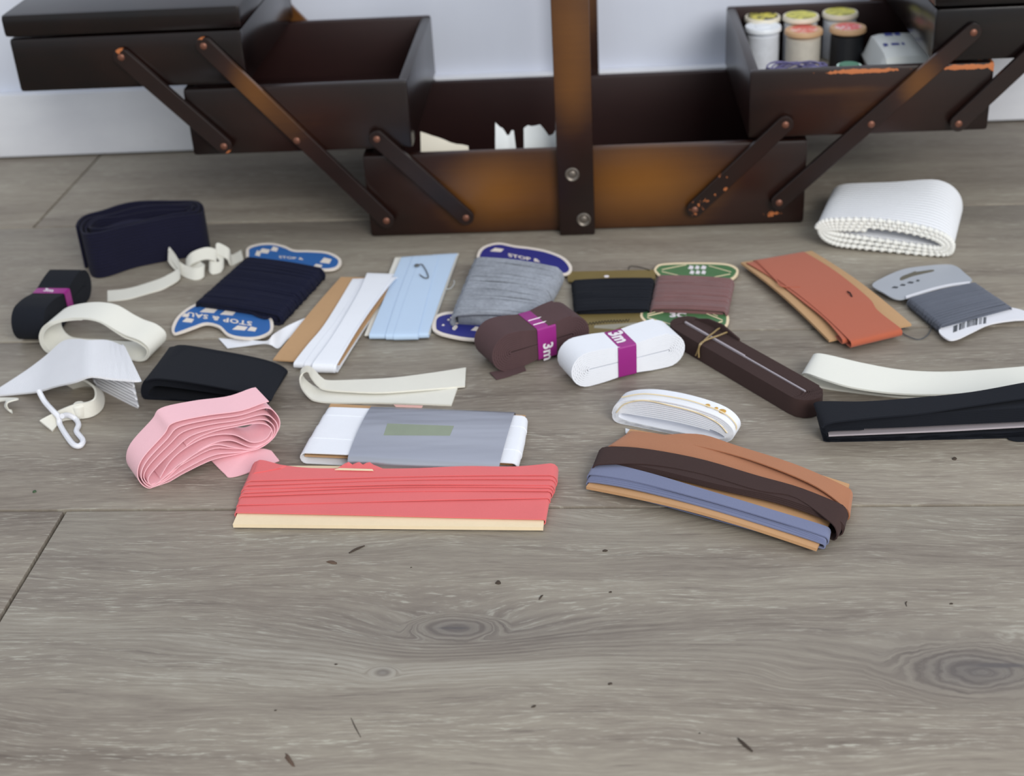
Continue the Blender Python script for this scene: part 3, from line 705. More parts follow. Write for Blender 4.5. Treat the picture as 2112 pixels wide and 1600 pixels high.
mbd = text_mb('3C', g(1398, 650, .0034), g(1410, 651, .0034)-g(1380, 650, .0034), g(1398, 640, .0034)-g(1399, 660, .0034), .0095, .05)
part('printed_text', mbd, whiteink, oc, 'white lettering'); bits([(1425, 551, 6, 4), (1438, 551, 5, 4), (1451, 551, 6, 4), (1427, 561, 5, 4), (1439, 561, 5, 4), (1451, 561, 5, 4)], .0035, whiteink, oc, 'white blurred lettering block')
cW = [(1348, 637), (1492, 642), (1506, 577), (1362, 571)]
mbw = MB(); winding(mbw, cW, 40, .0064, .0006, .0008, 2, .9, samples=8, k=4); mbw.patch([g(a, b, .0058) for a, b in cW], 3, 3, .0046)
part('thread_winding', mbw, fabric('reddish_brown_thread', (118, 84, 84), var=.2), oc, sharp=180)

# --- grey plastic tag with grey thread
pg = thing('thread_card', 'grey plastic card with slate grey thread and a white barcode end at far right', 'thread card', g(1960, 620))
tagm = plain('grey_plastic_tag', (176, 181, 190), .35); labm = plain('white_label', (232, 233, 240), .45); ink = plain('grey_print', (72, 76, 82), .6)
part('hanging_tag', px_slab([(1799, 588), (1820, 573), (1860, 556), (1900, 549), (1950, 545), (1972, 549), (1990, 563), (2004, 580), (1960, 590), (1900, 602), (1868, 615), (1845, 615), (1822, 603)], .0050, .0009), tagm, pg)
part('tag_edge', MB().ribbon(crs([g(1869, 616, .0054), g(1920, 600, .0054), g(1960, 590, .0054), g(2001, 585, .0054)], 14), crs([g(1868, 611, .0054), g(1920, 595, .0054), g(1960, 586, .0054), g(2000, 581, .0054)], 14), .0008), labm, pg, 'white card edge')
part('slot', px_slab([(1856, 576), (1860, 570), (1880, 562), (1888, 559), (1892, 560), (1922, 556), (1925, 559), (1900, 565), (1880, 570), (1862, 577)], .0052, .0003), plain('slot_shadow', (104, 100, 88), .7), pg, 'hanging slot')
bits([(1846, 592, 7, 2), (1862, 587, 6, 2), (1878, 582, 7, 2), (1893, 578, 4, 2)], .0053, ink, pg, 'grey blurred lettering')
cW = [(1944, 671), (2082, 634), (2008, 584), (1877, 616)]
mbw = MB(); winding(mbw, cW, 46, .0068, .0012, .0006, 2, .5, samples=8, k=4); mbw.patch([g(a, b, .0063) for a, b in cW], 3, 3, .0046)
part('thread_winding', mbw, fabric('slate_thread', (92, 97, 110), var=.14), pg, sharp=180)
part('barcode_label', px_slab([(1937, 684), (1945, 673), (1985, 655), (2030, 642), (2075, 634), (2105, 638), (2125, 648), (2122, 657), (2085, 660), (2040, 668), (2005, 684), (1975, 698), (1955, 699)], .0046, .0010), labm, pg, 'white label end')
mbd = MB()
for i in range(22):
    if random.random() < .18: continue
    s = i/21; a = (1967+66*s, 676-18*s-3*math.sin(s*3)); wv = random.choice((.6, .9, 1.5))
    mbd.slab([g(a[0]-wv, a[1]+9, .0049), g(a[0]+wv, a[1]+8.6, .0049), g(a[0]+wv+1, a[1]-4.4, .0049), g(a[0]-wv+1, a[1]-4, .0049)], .0002)
part('barcode', mbd, ink, pg)
part('loose_strand', MB().tube(crs([g(1898, 632, .003), g(1915, 650, .0015), g(1921, 672, .001), (g(1914, 690, .001)), g(1895, 700, .001), g(1870, 692, .001), g(1858, 682, .001), g(1866, 676, .001)], 40), .00035, 5), ink, pg)

# --- black roll with purple band, far left
def frame(pl, pr):
    a, b = g(*pl), g(*pr); A = (b-a).normalized(); W_ = Vector((-A.y, A.x, 0)); return a, b, A, W_
Zv = Vector((0, 0, 1))
a, b = g(100, 714), g(195, 607)
def banded2(label, a, b, hh, w, mat, pinch, bp, bw, turns=9):
    A = (b-a).normalized(); W_ = Vector((-A.y, A.x, 0)); hl = (b-a).length/2; C = (a+b)/2+Zv*(hh+.0003)
    o = thing('bias_tape_roll', label, 'tape roll', (a+b)/2+W_*w/2)
    part('tape', coil(C, A, Zv, W_, hl, hh, w, turns, pinch=pinch, pw=.34), mat, o)
    k = 1-pinch*math.exp(-(bp/.34)**2); hz = hh*k+.0007; r = .0012; P = []; x = C+A*(bp*hl)
    for cy, cz, a0 in ((w+.0006-r, hz-r, 0), (-.0006+r, hz-r, math.pi/2), (-.0006+r, -hz+r, math.pi), (w+.0006-r, -hz+r, -math.pi/2)):
        for j in range(4): an = a0+math.pi/2*j/3; P.append(x+W_*(cy+r*math.cos(an))+Zv*(cz+r*math.sin(an)))
    bd = part('paper_band', MB().ribbon([p+A*bw/2 for p in P], [p-A*bw/2 for p in P], .0004, closed=True), purple, o, 'magenta purple paper band')
    return o, bd, x, A, W_, hz
o, bd, x, A, W_, hz = banded2('black bias tape roll with a purple band at the far left', a, b, .0125, .0235, blacktape, .30, .02, .0085)
part('printed_text', text_mb('3m', x+W_*.013+Zv*(hz+.0003), -W_*-1 if False else (g(100, 640)-g(60, 635)), A, .0065, .03), whiteink, bd, 'white lettering')
o, bd, x, A, W_, hz = banded2('brown bias tape roll with a purple band overlapping the grey wool card', g(1018, 777), g(1218, 718), .0135, .0260, browntape, .24, .10, .0135)
part('tape_end', rib([(1024, 783, .0005), (1050, 776, .0005), (1085, 764, .0005)], [(1010, 768, .0015), (1045, 762, .0015), (1080, 752, .0015)], 8, .0006), browntape, o)
part('printed_text', text_mb('3m', x-W_*.0010-Zv*.0062, -Zv, A, .0100, .03), whiteink, bd, 'white lettering running down')
mbd = MB()
for dv in (.006, .013): mbd.tube([x+W_*dv+Zv*(hz+.0002)-A*.006, x+W_*dv+Zv*(hz+.0002)+A*.005], .0004, 4)
part('printed_line', mbd, whiteink, bd)
o, bd, x, A, W_, hz = banded2('white bias tape roll with a purple band reading 3m', g(1180, 806), g(1414, 750), .0120, .0225, whitetape, .17, -.04, .0125)
part('printed_text', text_mb('3m', x+W_*.0125+Zv*(hz+.0003), -W_, A, .0125, .045), whiteink, bd, 'white lettering')

# --- cream wide tape, opened into an arch
vp = VPlane((96, 730), (300, 748))
out = [(102, 729), (86, 714), (81, 692), (92, 671), (120, 660), (165, 655), (205, 661), (238, 679), (262, 690), (290, 700), (309, 718), (307, 738), (290, 746), (262, 742), (220, 740), (170, 736), (130, 733)]
inn = [(108, 726), (93, 712), (88, 694), (98, 676), (124, 664), (165, 659), (203, 665), (232, 684), (255, 700), (280, 709), (300, 722), (299, 735), (287, 741), (262, 738), (220, 737), (170, 733), (130, 731)]
solo('cream_tape_coil', nested(vp, out, inn, 2.3, .0235, th=.0008), fabric('cream_cotton', (232, 231, 222), var=.03), 'cream cotton tape opened into an arched loop beside the black roll', 'tape coil')

# --- white ribbed elastic, folded stack with a draped end
el = thing('ribbed_elastic', 'white ribbed elastic folded in a stack with its end draped left', 'elastic', g(230, 800))
near = []; far = []; nl = 9
Fl, Fr, Br, Bl = g(200, 800), g(284, 843), g(264, 768), g(186, 762)
for k in range(nl):
    z = .0008+k*.0024; s0, s1 = (0, 1) if k % 2 == 0 else (1, 0)
    for j in range(9):
        t = s0+(s1-s0)*j/8; q = .06*math.sin(k*2.1)
        near.append(Fl.lerp(Fr, t+q*.3)+Zv*z); far.append(Bl.lerp(Br, t+q*.3)+Zv*z)
    e = s1; d = (Fr-Fl).normalized()*(1 if e == 1 else -1)
    near.append((Fr if e else Fl)+d*.0011+Zv*(z+.0012)); far.append((Br if e else Bl)+d*.0011+Zv*(z+.0012))
zt = .0228
near += crs([g(290, 787, zt), g(230, 782, .025), g(188, 777, .027), g(155, 788, .022), g(115, 797, .014), (g(78, 808, .006)), g(40, 812, .002), g(-4, 816, .001)], 30)
far += crs([g(256, 716, zt), g(222, 703, .026), g(186, 703, .029), g(160, 700, .027), g(130, 705, .022), g(95, 735, .012), g(55, 765, .005), g(-2, 802, .001)], 30)
part('elastic_strip', MB().ribbon(far, near, .0014, m=2), whiteel, el)
rl = thing('cream_elastic_curl', 'cream elastic curl with a rolled end peeking out under the white ribbed elastic', 'elastic', g(170, 850))
part('elastic_strip', rib([(108, 889, .0006), (130, 868, .0006), (160, 864, .0006), (190, 858, .0006), (210, 842, .0006), (214, 820, .0006), (204, 802, .0006), (180, 795, .0006), (150, 800, .0006)],
    [(82, 868, .0040), (114, 850, .007), (152, 834, .010), (184, 828, .011), (196, 820, .012), (196, 803, .012), (184, 790, .012), (165, 783, .012), (132, 790, .011)], 60, .0013, m=2), creamel, rl)
part('rolled_end', MB().lathe([(.0035, 0), (.0042, .001), (.0042, .008), (.0030, .0092), (.001, .0092)], g(168, 858, .0006), 20), creamel, rl)
cord = crs([g(80, 806, .014), g(92, 828, .010), g(110, 848, .0085), g(121, 860, .006), g(124, 876, .0022), g(138, 900, .0017), g(152, 917, .0017), g(165, 919, .0017), g(171, 908, .0017), g(158, 890, .0017), g(162, 876, .0017), g(156, 864, .002), g(140, 856, .006), g(128, 858, .0085)], 80)
solo('looped_string', MB().tube(cord, .0017, 8), plain('white_cord', (232, 233, 240), .8), 'white round cord looping down in front of the ribbed elastic', 'cord')
solo('elastic_snippet', rib([(-8, 830, .0008), (12, 826, .004), (10, 838, .003), (22, 850, .0006), (26, 852, .0006)], [(-8, 820, .002), (38, 822, .006), (16, 830, .007), (16, 842, .003), (24, 846, .001)], 30, .0008), creamel, 'thin white snippet curling at the left photo edge below the ribbed elastic', 'elastic')

# --- black folded tape
vp = VPlane((300, 824), (560, 838))
out = [(302, 826), (292, 812), (294, 792), (305, 780), (330, 775), (400, 786), (470, 799), (520, 812), (548, 826), (552, 838), (530, 839), (460, 836), (380, 833), (330, 831)]
inn = [(310, 818), (305, 811), (308, 803), (316, 799), (335, 798), (400, 806), (470, 816), (515, 823), (532, 828), (535, 832), (520, 833), (460, 829), (380, 824), (330, 821)]
ft = thing('folded_tape', 'black cotton tape folded flat on the floor above the pink tape', 'tape coil', g(440, 790))
bkn = vp.n.copy()
wdv = (g(350, 715, .012)-g(300, 778, .012)); wl = wdv.length
part('tape', nested(vp, out, inn, 6.2, wl, th=.0009, wd=wdv.normalized()), blacktape, ft)
part('tape_end', rib([(300, 786, .0165), (330, 781, .0190), (420, 793, .0195), (520, 813, .0175), (560, 826, .0125)], [(350, 717, .0155), (372, 716, .0170), (455, 731, .0185), (548, 748, .0165), (587, 768, .0100)], 30, .0009, m=2), blacktape, ft)

# --- pink bias tape
pinkm = fabric('pink_bias_tape', (247, 194, 203), var=.03)
vp = VPlane((311, 1009), (560, 925))
out = [(555, 831), (499, 850), (426, 860), (356, 875), (338, 897), (294, 944), (282, 974), (289, 997), (311, 1008), (346, 999), (382, 976), (440, 950), (499, 934), (545, 915), (572, 890), (582, 866), (575, 845)]
inn = [(528, 874), (480, 880), (440, 888), (400, 904), (360, 936), (330, 965), (312, 985), (311, 996), (320, 1000), (345, 978), (372, 954), (435, 917), (478, 924), (514, 931), (548, 915), (560, 896), (552, 880)]
pk2 = thing('pink_tape_coil', 'pale pink bias tape in a loose folded coil at the left front', 'tape coil', g(420, 930))
part('tape', nested(vp, out, inn, 4.2, .0205, th=.0005, jit=.0012, n=90), pinkm, pk2)
fe = crs([vp(*p) for p in [(330, 985), (352, 950), (385, 922), (430, 900), (480, 896), (520, 912), (548, 905), (561, 886)]], 50)
part('inner_fold', MB().ribbon([p+vp.n*.0205 for p in fe], fe, .0005), pinkm, pk2)
fe = crs([vp(*p) for p in [(322, 998), (345, 985), (385, 948), (430, 918), (475, 908), (520, 922), (556, 908)]], 50)
part('inner_fold', MB().ribbon([p+vp.n*.0205 for p in fe], fe, .0005), pinkm, pk2)
part('tape_end', rib([(434, 948, .001), (462, 976, .0008), (476, 984, .0008), (520, 972, .0008), (576, 950, .0008)], [(500, 905, .0025), (520, 915, .002), (528, 925, .0008), (545, 926, .0008), (560, 930, .0008)], 24, .0006, m=2), pinkm, pk2)

# --- kraft card with white tape + white tail
kc = thing('tape_card', 'kraft card wound with white tape leaning against the light blue card', 'tape card', g(680, 670))
part('card', MB().patch([g(563, 741, .0035), g(700, 750, .0035), g(823, 573, .0045), g(703, 571, .0045)], 6, 10, .0010, lambda a, b: .0015*math.sin(math.pi*b)), kraft, kc)
mbl = MB()
le = [(607, 747), (634, 716), (666, 680), (697, 630), (727, 576)]; re_ = [(695, 752), (733, 691), (765, 644), (799, 597), (818, 572)]
def lp(f, dx=0): return [(a_[0]*(1-f)+b_[0]*f+dx, a_[1]*(1-f)+b_[1]*f) for a_, b_ in zip(le, re_)]
for f0, f1, z in ((0, .42, .0056), (.25, .62, .0061), (.5, .85, .0066), (.68, 1.0, .0071)): loop(mbl, lp(f0), lp(f1), z, .0020, .0006, bulge=.0018)
loop(mbl, [(646, 749), (684, 702), (716, 652), (742, 604), (757, 564)], [(690, 750), (727, 692), (758, 648), (790, 600), (811, 566)], .0078, .0016, .0006, bulge=.0022)
part('tape', mbl, whitetape, kc)
part('tape_end', rib([(469, 718, .0010), (510, 713, .001), (546, 709, .004), (560, 712, .004), (575, 718, .001), (595, 698, .001), (612, 690, .0012)], [(451, 698, .0010), (500, 700, .001), (548, 703, .006), (563, 690, .010), (585, 676, .006), (610, 664, .004), (632, 655, .003)], 40, .0005, m=2), whitetape, kc)

# --- light blue tape card + safety pin
bc = thing('tape_card', 'white card wound with light blue tape, safety pin lying on it', 'tape card', g(850, 610))
part('card', MB().patch([g(752, 690, .0028), g(886, 687, .0028), g(946, 522, .0028), g(815, 531, .0028)], 6, 8, .0010), whitecard, bc)
lb = fabric('light_blue_tape', (186, 208, 234), var=.025); mbl = MB()
for a, b, c, d, z in (((762, 689), (828, 531), (800, 689), (862, 528), .0044), ((796, 689), (852, 529), (842, 689), (886, 527), .0050), ((812, 689), (868, 528), (862, 688), (905, 526), .0053), ((838, 688), (892, 526), (884, 686), (943, 523), .0047)):
    loop(mbl, [a, ((a[0]+b[0])/2+random.uniform(-3, 3), (a[1]+b[1])/2), b], [c, ((c[0]+d[0])/2, (c[1]+d[1])/2), d], z, .0012, .0005, bulge=.0008)
part('tape', mbl, lb, bc)
part('loose_strand', MB().tube(crs([g(920, 596, .004), g(930, 594, .002), g(937, 584, .001), g(936, 578, .001)], 14), .0003, 5), papw, bc)
sp_ = thing('safety_pin', 'small open metal safety pin lying on the light blue tape', 'safety pin', g(866, 558, .0066))
z = .0072
part('wire', MB().tube(crs([g(863, 547, z), g(870, 545, z), g(878, 556, z), g(883, 568, z), g(882, 573, z), g(876, 573, z), g(868, 568, z), g(865, 565, z+.001)], 40), .0004, 6), plain('bright_wire', (110, 104, 96), .3, .9), sp_)
part('clasp', MB().lathe([(.0012, 0), (.0019, .0004), (.0019, .0010), (.0010, .0016)], g(860, 549, .0064), 14), plain('clasp_metal', (130, 128, 122), .3, .9), sp_)

# --- cream elastic loop
cl = rib([(931, 836, .0006), (850, 833, .0006), (765, 831, .0006), (690, 831, .0008), (652, 827, .0012), (637, 819, .0025), (623, 801, .006), (619, 784, .0105), (622, 773, .0140), (630, 767, .0150), (637, 769, .0140), (643, 781, .0105), (655, 795, .007), (672, 804, .0042), (720, 808, .0035), (787, 810, .003), (877, 804, .0025), (959, 797, .0012)],
         [(944, 799, .0006), (860, 799, .0006), (775, 799, .0006), (700, 800, .0008), (666, 803, .0012), (650, 798, .0025), (636, 789, .006), (625, 777, .0105), (621, 765, .0150), (629, 756, .0170), (639, 756, .0165), (650, 765, .0130), (662, 778, .0090), (678, 785, .006), (735, 784, .0038), (810, 780, .003), (890, 770, .0025), (961, 759, .0012)], 120, .0011, m=2)
solo('elastic_loop', cl, creamel, 'cream flat elastic folded double with a rounded left bend above the silver wrapped card', 'elastic')

# --- white tape card in silver wrapper
sv = thing('wrapped_tape_card', 'white tape on a kraft card inside a silver paper wrapper', 'tape card', g(850, 900))
part('card', MB().patch([g(628, 938, .0045), g(1058, 956, .0045), g(1084, 856, .0045), g(682, 832, .0045)], 8, 4, .0012), kraft, sv)
mbl = MB(); zt = .0080
cs = [((622, 936), (1062, 957)), ((640, 905), (1070, 930)), ((655, 880), (1076, 905)), ((668, 858), (1080, 882)), ((677, 845), (1082, 863))]
for i in range(4):
    (l0, r0), (l1, r1) = cs[i], cs[i+1]
    loop(mbl, [(l0[0]+7, l0[1]-2), (r0[0]-6, r0[1]-2)], [(l1[0]+7, l1[1]-5), (r1[0]-6, r1[1]-5)], zt+.0002*(i % 2), .0010, .0006, bulge=.0003)
part('tape', mbl, whitetape, sv)
t = NT('silver_wrapper'); o_ = t.obj(); t.b.inputs['Metallic'].default_value = .75; t.b.inputs['Roughness'].default_value = .36
t.l(t.ramp(t.noise(t.mapping(o_, (4, 40, 1)), 1, 2), [(.3, lin((176, 179, 190))), (.7, lin((190, 193, 203)))]), t.b.inputs['Base Color'])
t.bump(t.noise(t.mapping(o_, (10, 60, 1)), 1, 2), .25, .004); silver = t.m
mbl = MB()
loop(mbl, [(719, 938), (742, 885), (764, 840)], [(1031, 955), (1047, 900), (1061, 852)], .0094, .0006, .0003, n=24, bulge=.0012)
wr = part('wrapper', mbl, silver, sv)
wm = plain('olive_window', (138, 148, 128), .3, noise_amt=.15)
mbw = MB().patch([g(791, 897, .0108), g(928, 898, .0108), g(936, 878, .0110), g(799, 873, .0110)], 6, 3, .0003); part('window', mbw, wm, wr, 'faded olive window')
part('pink_edge', MB().slab([g(816, 838, .0098), g(870, 840, .0098), g(872, 836, .0094), g(812, 834, .0094)], .0004), plain('pink_paper', (226, 178, 168), .6), wr)

# --- coral tape card
cr = thing('tape_card', 'long cream card wound with coral pink tape at the centre front', 'tape card', g(810, 1030))
part('card', MB().patch([g(480, 1081, .0030), g(1120, 1087, .0030), g(1134, 962, .0030), g(532, 960, .0030)], 16, 5, .0022), creamcard, cr)
coral = fabric('coral_tape', (222, 106, 108), var=.05, grain=1300); mbl = MB()
E_ = [((489, 1057), (800, 1064), (1119, 1071)), ((494, 1041), (800, 1034), (1127, 1027)), ((500, 1024), (820, 1013), (1130, 1013)), ((504, 1017), (820, 1004), (1131, 1006)),
      ((507, 1008), (820, 1000), (1132, 1000)), ((512, 1001), (820, 990), (1133, 988)), ((517, 992), (820, 983), (1134, 980)), ((530, 972), (560, 968), (600, 960))]
BK = [((500, 1022), (800, 1010), (1130, 1010)), ((510, 1000), (800, 998), (1132, 990)), ((515, 990), (800, 986), (1133, 984)), ((518, 985), (800, 980), (1134, 980)),
      ((520, 980), (800, 978), (1134, 975)), ((525, 970), (800, 975), (1135, 970)), ((533, 951), (620, 964), (720, 966), (850, 966), (960, 962), (1060, 963), (1136, 956))]
for i in range(7): loop(mbl, list(E_[i]), list(BK[i]), .0040+i*.0009, .0006, .0005, n=26, wob=.00016)
loop(mbl, [(527, 975), (545, 972), (575, 966)], [(536, 949), (550, 951), (585, 961)], .0100, .004, .0006, n=10)
part('tape', mbl, coral, cr)
part('frayed_end', MB().patch([g(695, 966, .0096), g(790, 966, .0096), g(770, 955, .0105), (g(712, 955, .0105))], 8, 2, .0006, lambda a, b: .001*math.sin(a*17)*b), coral, cr)
part('card_edge', MB().slab([g(690, 968, .0106), g(770, 970, .0106), g(768, 967, .0106), g(700, 965, .0106)], .0004), creamcard, cr)

# --- card with tan, dark brown and blue tapes
tc = thing('tape_card', 'kraft card wound with tan, dark brown and slate blue tapes', 'tape card', g(1480, 1010))
cz = lambda a, b: .004*math.sin(math.pi*a)
part('card', MB().patch([g(1209, 1003, .0045), g(1684, 1131, .0045), g(1752, 998, .0045), g(1300, 884, .0045)], 24, 8, .0018, lambda a, b: .0035*math.sin(math.pi*a)), kraft2, tc)
tan = fabric('tan_tape', (170, 112, 78), var=.06); bluet = fabric('slate_blue_tape', (112, 119, 150), var=.05)
def wl_(mb, e1, e2, z, zb, nb=22, bu=.0035, wob=.0): loop(mb, e1, e2, z, zb, .0007, n=nb, bulge=bu, wob=wob)
mbl = MB()
wl_(mbl, [(1245, 930), (1330, 950), (1450, 985), (1600, 1030), (1735, 1065)], [(1300, 893), (1400, 915), (1500, 945), (1620, 980), (1742, 1030)], .0058, .0010)
wl_(mbl, [(1262, 920), (1360, 945), (1480, 975), (1600, 1010), (1740, 1052)], [(1306, 890), (1390, 908), (1480, 935), (1600, 978), (1745, 1022)], .0064, .0008)
wl_(mbl, [(1350, 903), (1450, 930), (1560, 965), (1680, 1010), (1744, 1048)], [(1352, 898), (1440, 903), (1520, 932), (1650, 970), (1750, 1006)], .0078, .0008, wob=.0004)
part('tape', mbl, tan, tc, 'tan tape')
mbl = MB()
for i in range(4):
    wl_(mbl, [(1252+i*4, 962-i*3), (1350, 985-i*3), (1480, 1020-i*3), (1620, 1050-i*4), (1728, 1082-i*3)], [(1256+i*4, 945-i*2), (1370, 965), (1490, 995), (1630, 1030), (1732, 1062-i*2)], .0072+i*.0006, .0006)
wl_(mbl, [(1236, 958), (1330, 963), (1440, 985), (1560, 1020), (1640, 1032), (1716, 1080)], [(1250, 922), (1320, 930), (1440, 955), (1560, 990), (1650, 1012), (1738, 1042)], .0100, .0004, bu=.0030)
part('tape', mbl, dkbrown, tc, 'dark brown tape')
mbl = MB()
for i in range(4):
    wl_(mbl, [(1214+i*2, 994-i*3), (1290, 1013-i*4), (1420, 1048-i*5), (1560, 1086-i*6), (1697, 1122-i*3)], [(1222+i*2, 975-i*2), (1320, 994), (1440, 1026), (1570, 1060), (1700, 1100-i*2)], .0052+i*.0004, .0025)
wl_(mbl, [(1219, 979), (1300, 999), (1420, 1033), (1560, 1070), (1700, 1106)], [(1234, 951), (1330, 981), (1450, 1020), (1580, 1056), (1704, 1086)], .0074, .0022)
part('tape', mbl, bluet, tc, 'slate blue tape')

# --- rust tape card
rc = thing('tape_card', 'kraft card wound with rust orange tape at the back right', 'tape card', g(1700, 620))
part('card', MB().patch([g(1528, 541, .0060), g(1710, 701, .0040), g(1880, 668, .0040), g(1674, 517, .0060)], 14, 6, .0016, lambda a, b: .003*math.sin(math.pi*a)), kraft, rc)
rust = fabric('rust_tape', (176, 92, 66), var=.03); mbl = MB()
loop(mbl, [(1541, 543), (1592, 578), (1654, 627), (1702, 664), (1736, 699)], [(1640, 524), (1700, 570), (1780, 630), (1845, 680)], .0072, .0040, .0006, n=22, bulge=.0022)
loop(mbl, [(1556, 538), (1598, 577), (1648, 615), (1704, 660), (1753, 703)], [(1658, 520), (1720, 562), (1790, 620), (1810, 645), (1858, 678)], .0079, .0034, .0006, n=24, bulge=.0022)
part('tape', mbl, rust, rc)
part('tape_crease', MB().ribbon(crs([g(1560, 537, .0086), g(1580, 558, .0094), g(1600, 578, .0100), g(1612, 591, .0102), g(1650, 592, .0104)], 24), crs([g(1561, 536, .0086), g(1582, 556, .0094), g(1602, 576, .0100), g(1613, 589, .0102), g(1650, 591, .0104)], 24), .0005), rust, rc)
part('loose_strand', MB().tube(crs([g(1748, 601, .0106), g(1753, 604, .0116), g(1757, 612, .0106)], 8), .0005, 5), blacktape, rc, 'tiny black thread knot')

# --- white knitted band with picot edge
wk = thing('knitted_band', 'white knitted band with scalloped edges folded up at the back right', 'coiled band', g(1830, 480))
knit = fabric('white_knit', (240, 242, 247), ribs=260, ribdir=1, depth=.0007, var=.03); lace = plain('white_lace', (232, 232, 228), .9, spec=.1)
vp = VPlane((1712, 512), (1962, 532))
out = [(1686, 470), (1700, 456), (1740, 452), (1800, 452), (1870, 460), (1930, 474), (1962, 492), (1968, 512), (1955, 526), (1900, 530), (1830, 526), (1770, 518), (1725, 510), (1696, 494)]
inn = [(1704, 474), (1718, 472), (1745, 472), (1800, 474), (1865, 482), (1918, 494), (1938, 503), (1938, 507), (1928, 508), (1890, 502), (1830, 493), (1770, 485), (1730, 480), (1710, 477)]
wdv = (g(1775, 380, .026)-g(1745, 452, .026)); wl = wdv.length
a0 = vp(1690, 480); span = (vp(1965, 500)-a0).dot(vp.u)
def knit_far(p):
    s = min(max((p-a0).dot(vp.u)/span, 0), 1); up = min(max((p.z-.010)/.012, 0), 1)
    return Zv*up*(.013*s**1.3-.0028*math.sin(math.pi*min(1, s*1.15))**2)
wkm = nested(vp, out, inn, 3.2, wl, th=.0020, wd=wdv.normalized(), n=60, fx=knit_far)
part('band', wkm, knit, wk)
Oc = crs([vp(*p) for p in out], 96, True); Ic = crs([vp(*p) for p in inn], 96, True); mbp = MB(); kk = 0; tt = 0.0
while tt < 3.2:
    u = (tt % 1)*96; k = int(u); f = u-k; s = tt/3.2
    p = Oc[k % 96].lerp(Oc[(k+1) % 96], f).lerp(Ic[k % 96].lerp(Ic[(k+1) % 96], f), s)-wdv.normalized()*.0006
    if p.z > .0012: mbp.blobs([p], .0026 if kk % 2 else .0015)
    kk += 1; tt += .0092
pc = part('picot_edge', mbp, lace, wk, 'scalloped lace edge', sharp=180, stuff=True)

# --- brown flat coil with card core
def flat_roll(name, label, pl, pr, hw, zt, mat, turns, coremat, corelab, cat='tape roll', zb=.0004):
    a, b = g(pl[0], pl[1], zt), g(pr[0], pr[1], zt); A = (b-a); A.z = 0; hl = A.length/2; A.normalize(); B = Vector((-A.y, A.x, 0)); C = (a+b)/2; C.z = zb
    o = thing(name, label, cat, Vector((C.x, C.y, 0)))
    part('tape', coil(C, A, B, Zv, hl, hw, zt-zb, turns, inner=.10, n=60), mat, o)
    return o, C, A, B, hl
o, C, A, B, hl = flat_roll('bias_tape_roll', 'long dark brown tape roll with a pale card core, tied with perished elastic', (1395, 655), (1687, 822), .0112, .0125, dkbrown, 12, None, None)
greyc = cardboard('grey_board', (168, 160, 166))
mbx = MB()
for s0, s1, z1, hw_ in ((-.86, .02, .0134, .0007), (.0, .84, .0130, .0005)):
    q = MB().box((s0*hl, -hw_, .001), (s1*hl, hw_, z1)); q.v = [Vector((C.x, C.y, 0))+A*p.x+B*p.y+Zv*p.z for p in q.v]; mbx = join(mbx, q)
part('card_core', mbx, greyc, o)
part('raised_tape', MB().ribbon([C-A*(hl*.86)+B*.0085+Zv*.0125, C-A*(hl*.70)+B*.0105+Zv*.0160, C-A*(hl*.50)+B*.0112+Zv*.0170, C-A*(hl*.25)+B*.0112+Zv*.0135], [C-A*(hl*.86)+B*.0080+Zv*.002, C-A*(hl*.70)+B*.0100+Zv*.002, C-A*(hl*.50)+B*.0110+Zv*.002, C-A*(hl*.25)+B*.0110+Zv*.002], .0012), dkbrown, o)
rub = plain('perished_elastic', (150, 128, 88), .4, noise_amt=.35, nscale=400)
def tie(s):
    P = [C+A*s+B*v+Zv*z for v, z in ((-.0122, .003), (-.0125, .008), (-.0118, .0120), (-.0085, .0134), (-.003, .0138), (.004, .0136), (.0095, .0138), (.0120, .0128), (.0124, .006))]
    return crs(P, 30)
part('elastic_tie', join(MB().tube(tie(-hl*.42), .0006, 6), MB().tube([p+A*.004*math.sin(i*.2) for i, p in enumerate(tie(-hl*.47))], .0006, 6)), rub, o, 'brittle yellowish elastic')

# --- cream elastic at right, folded
ce = rib([(2215, 800, .0010), (2080, 812, .0010), (1950, 822, .0006), (1860, 819, .0006), (1780, 811, .0006), (1700, 800, .0008), (1668, 788, .0020), (1654, 776, .0060), (1664, 771, .0105), (1700, 783, .0115), (1760, 800, .0095), (1850, 812, .0055), (1950, 814, .0030), (2050, 806, .0035), (2120, 795, .004), (2215, 780, .004)],
         [(2215, 762, .0010), (2080, 775, .0010), (1950, 780, .0006), (1860, 778, .0006), (1790, 768, .0006), (1715, 755, .0008), (1690, 745, .0030), (1678, 736, .0080), (1685, 730, .0135), (1712, 734, .0140), (1780, 750, .0110), (1860, 764, .0065), (1950, 768, .0035), (2050, 762, .004), (2120, 756, .0045), (2215, 744, .0045)], 120, .0012, m=2)
solo('elastic_loop', ce, fabric('pale_cream_elastic', (228, 228, 220), var=.02), 'pale cream wide elastic folded back on itself behind the black roll at right', 'elastic')

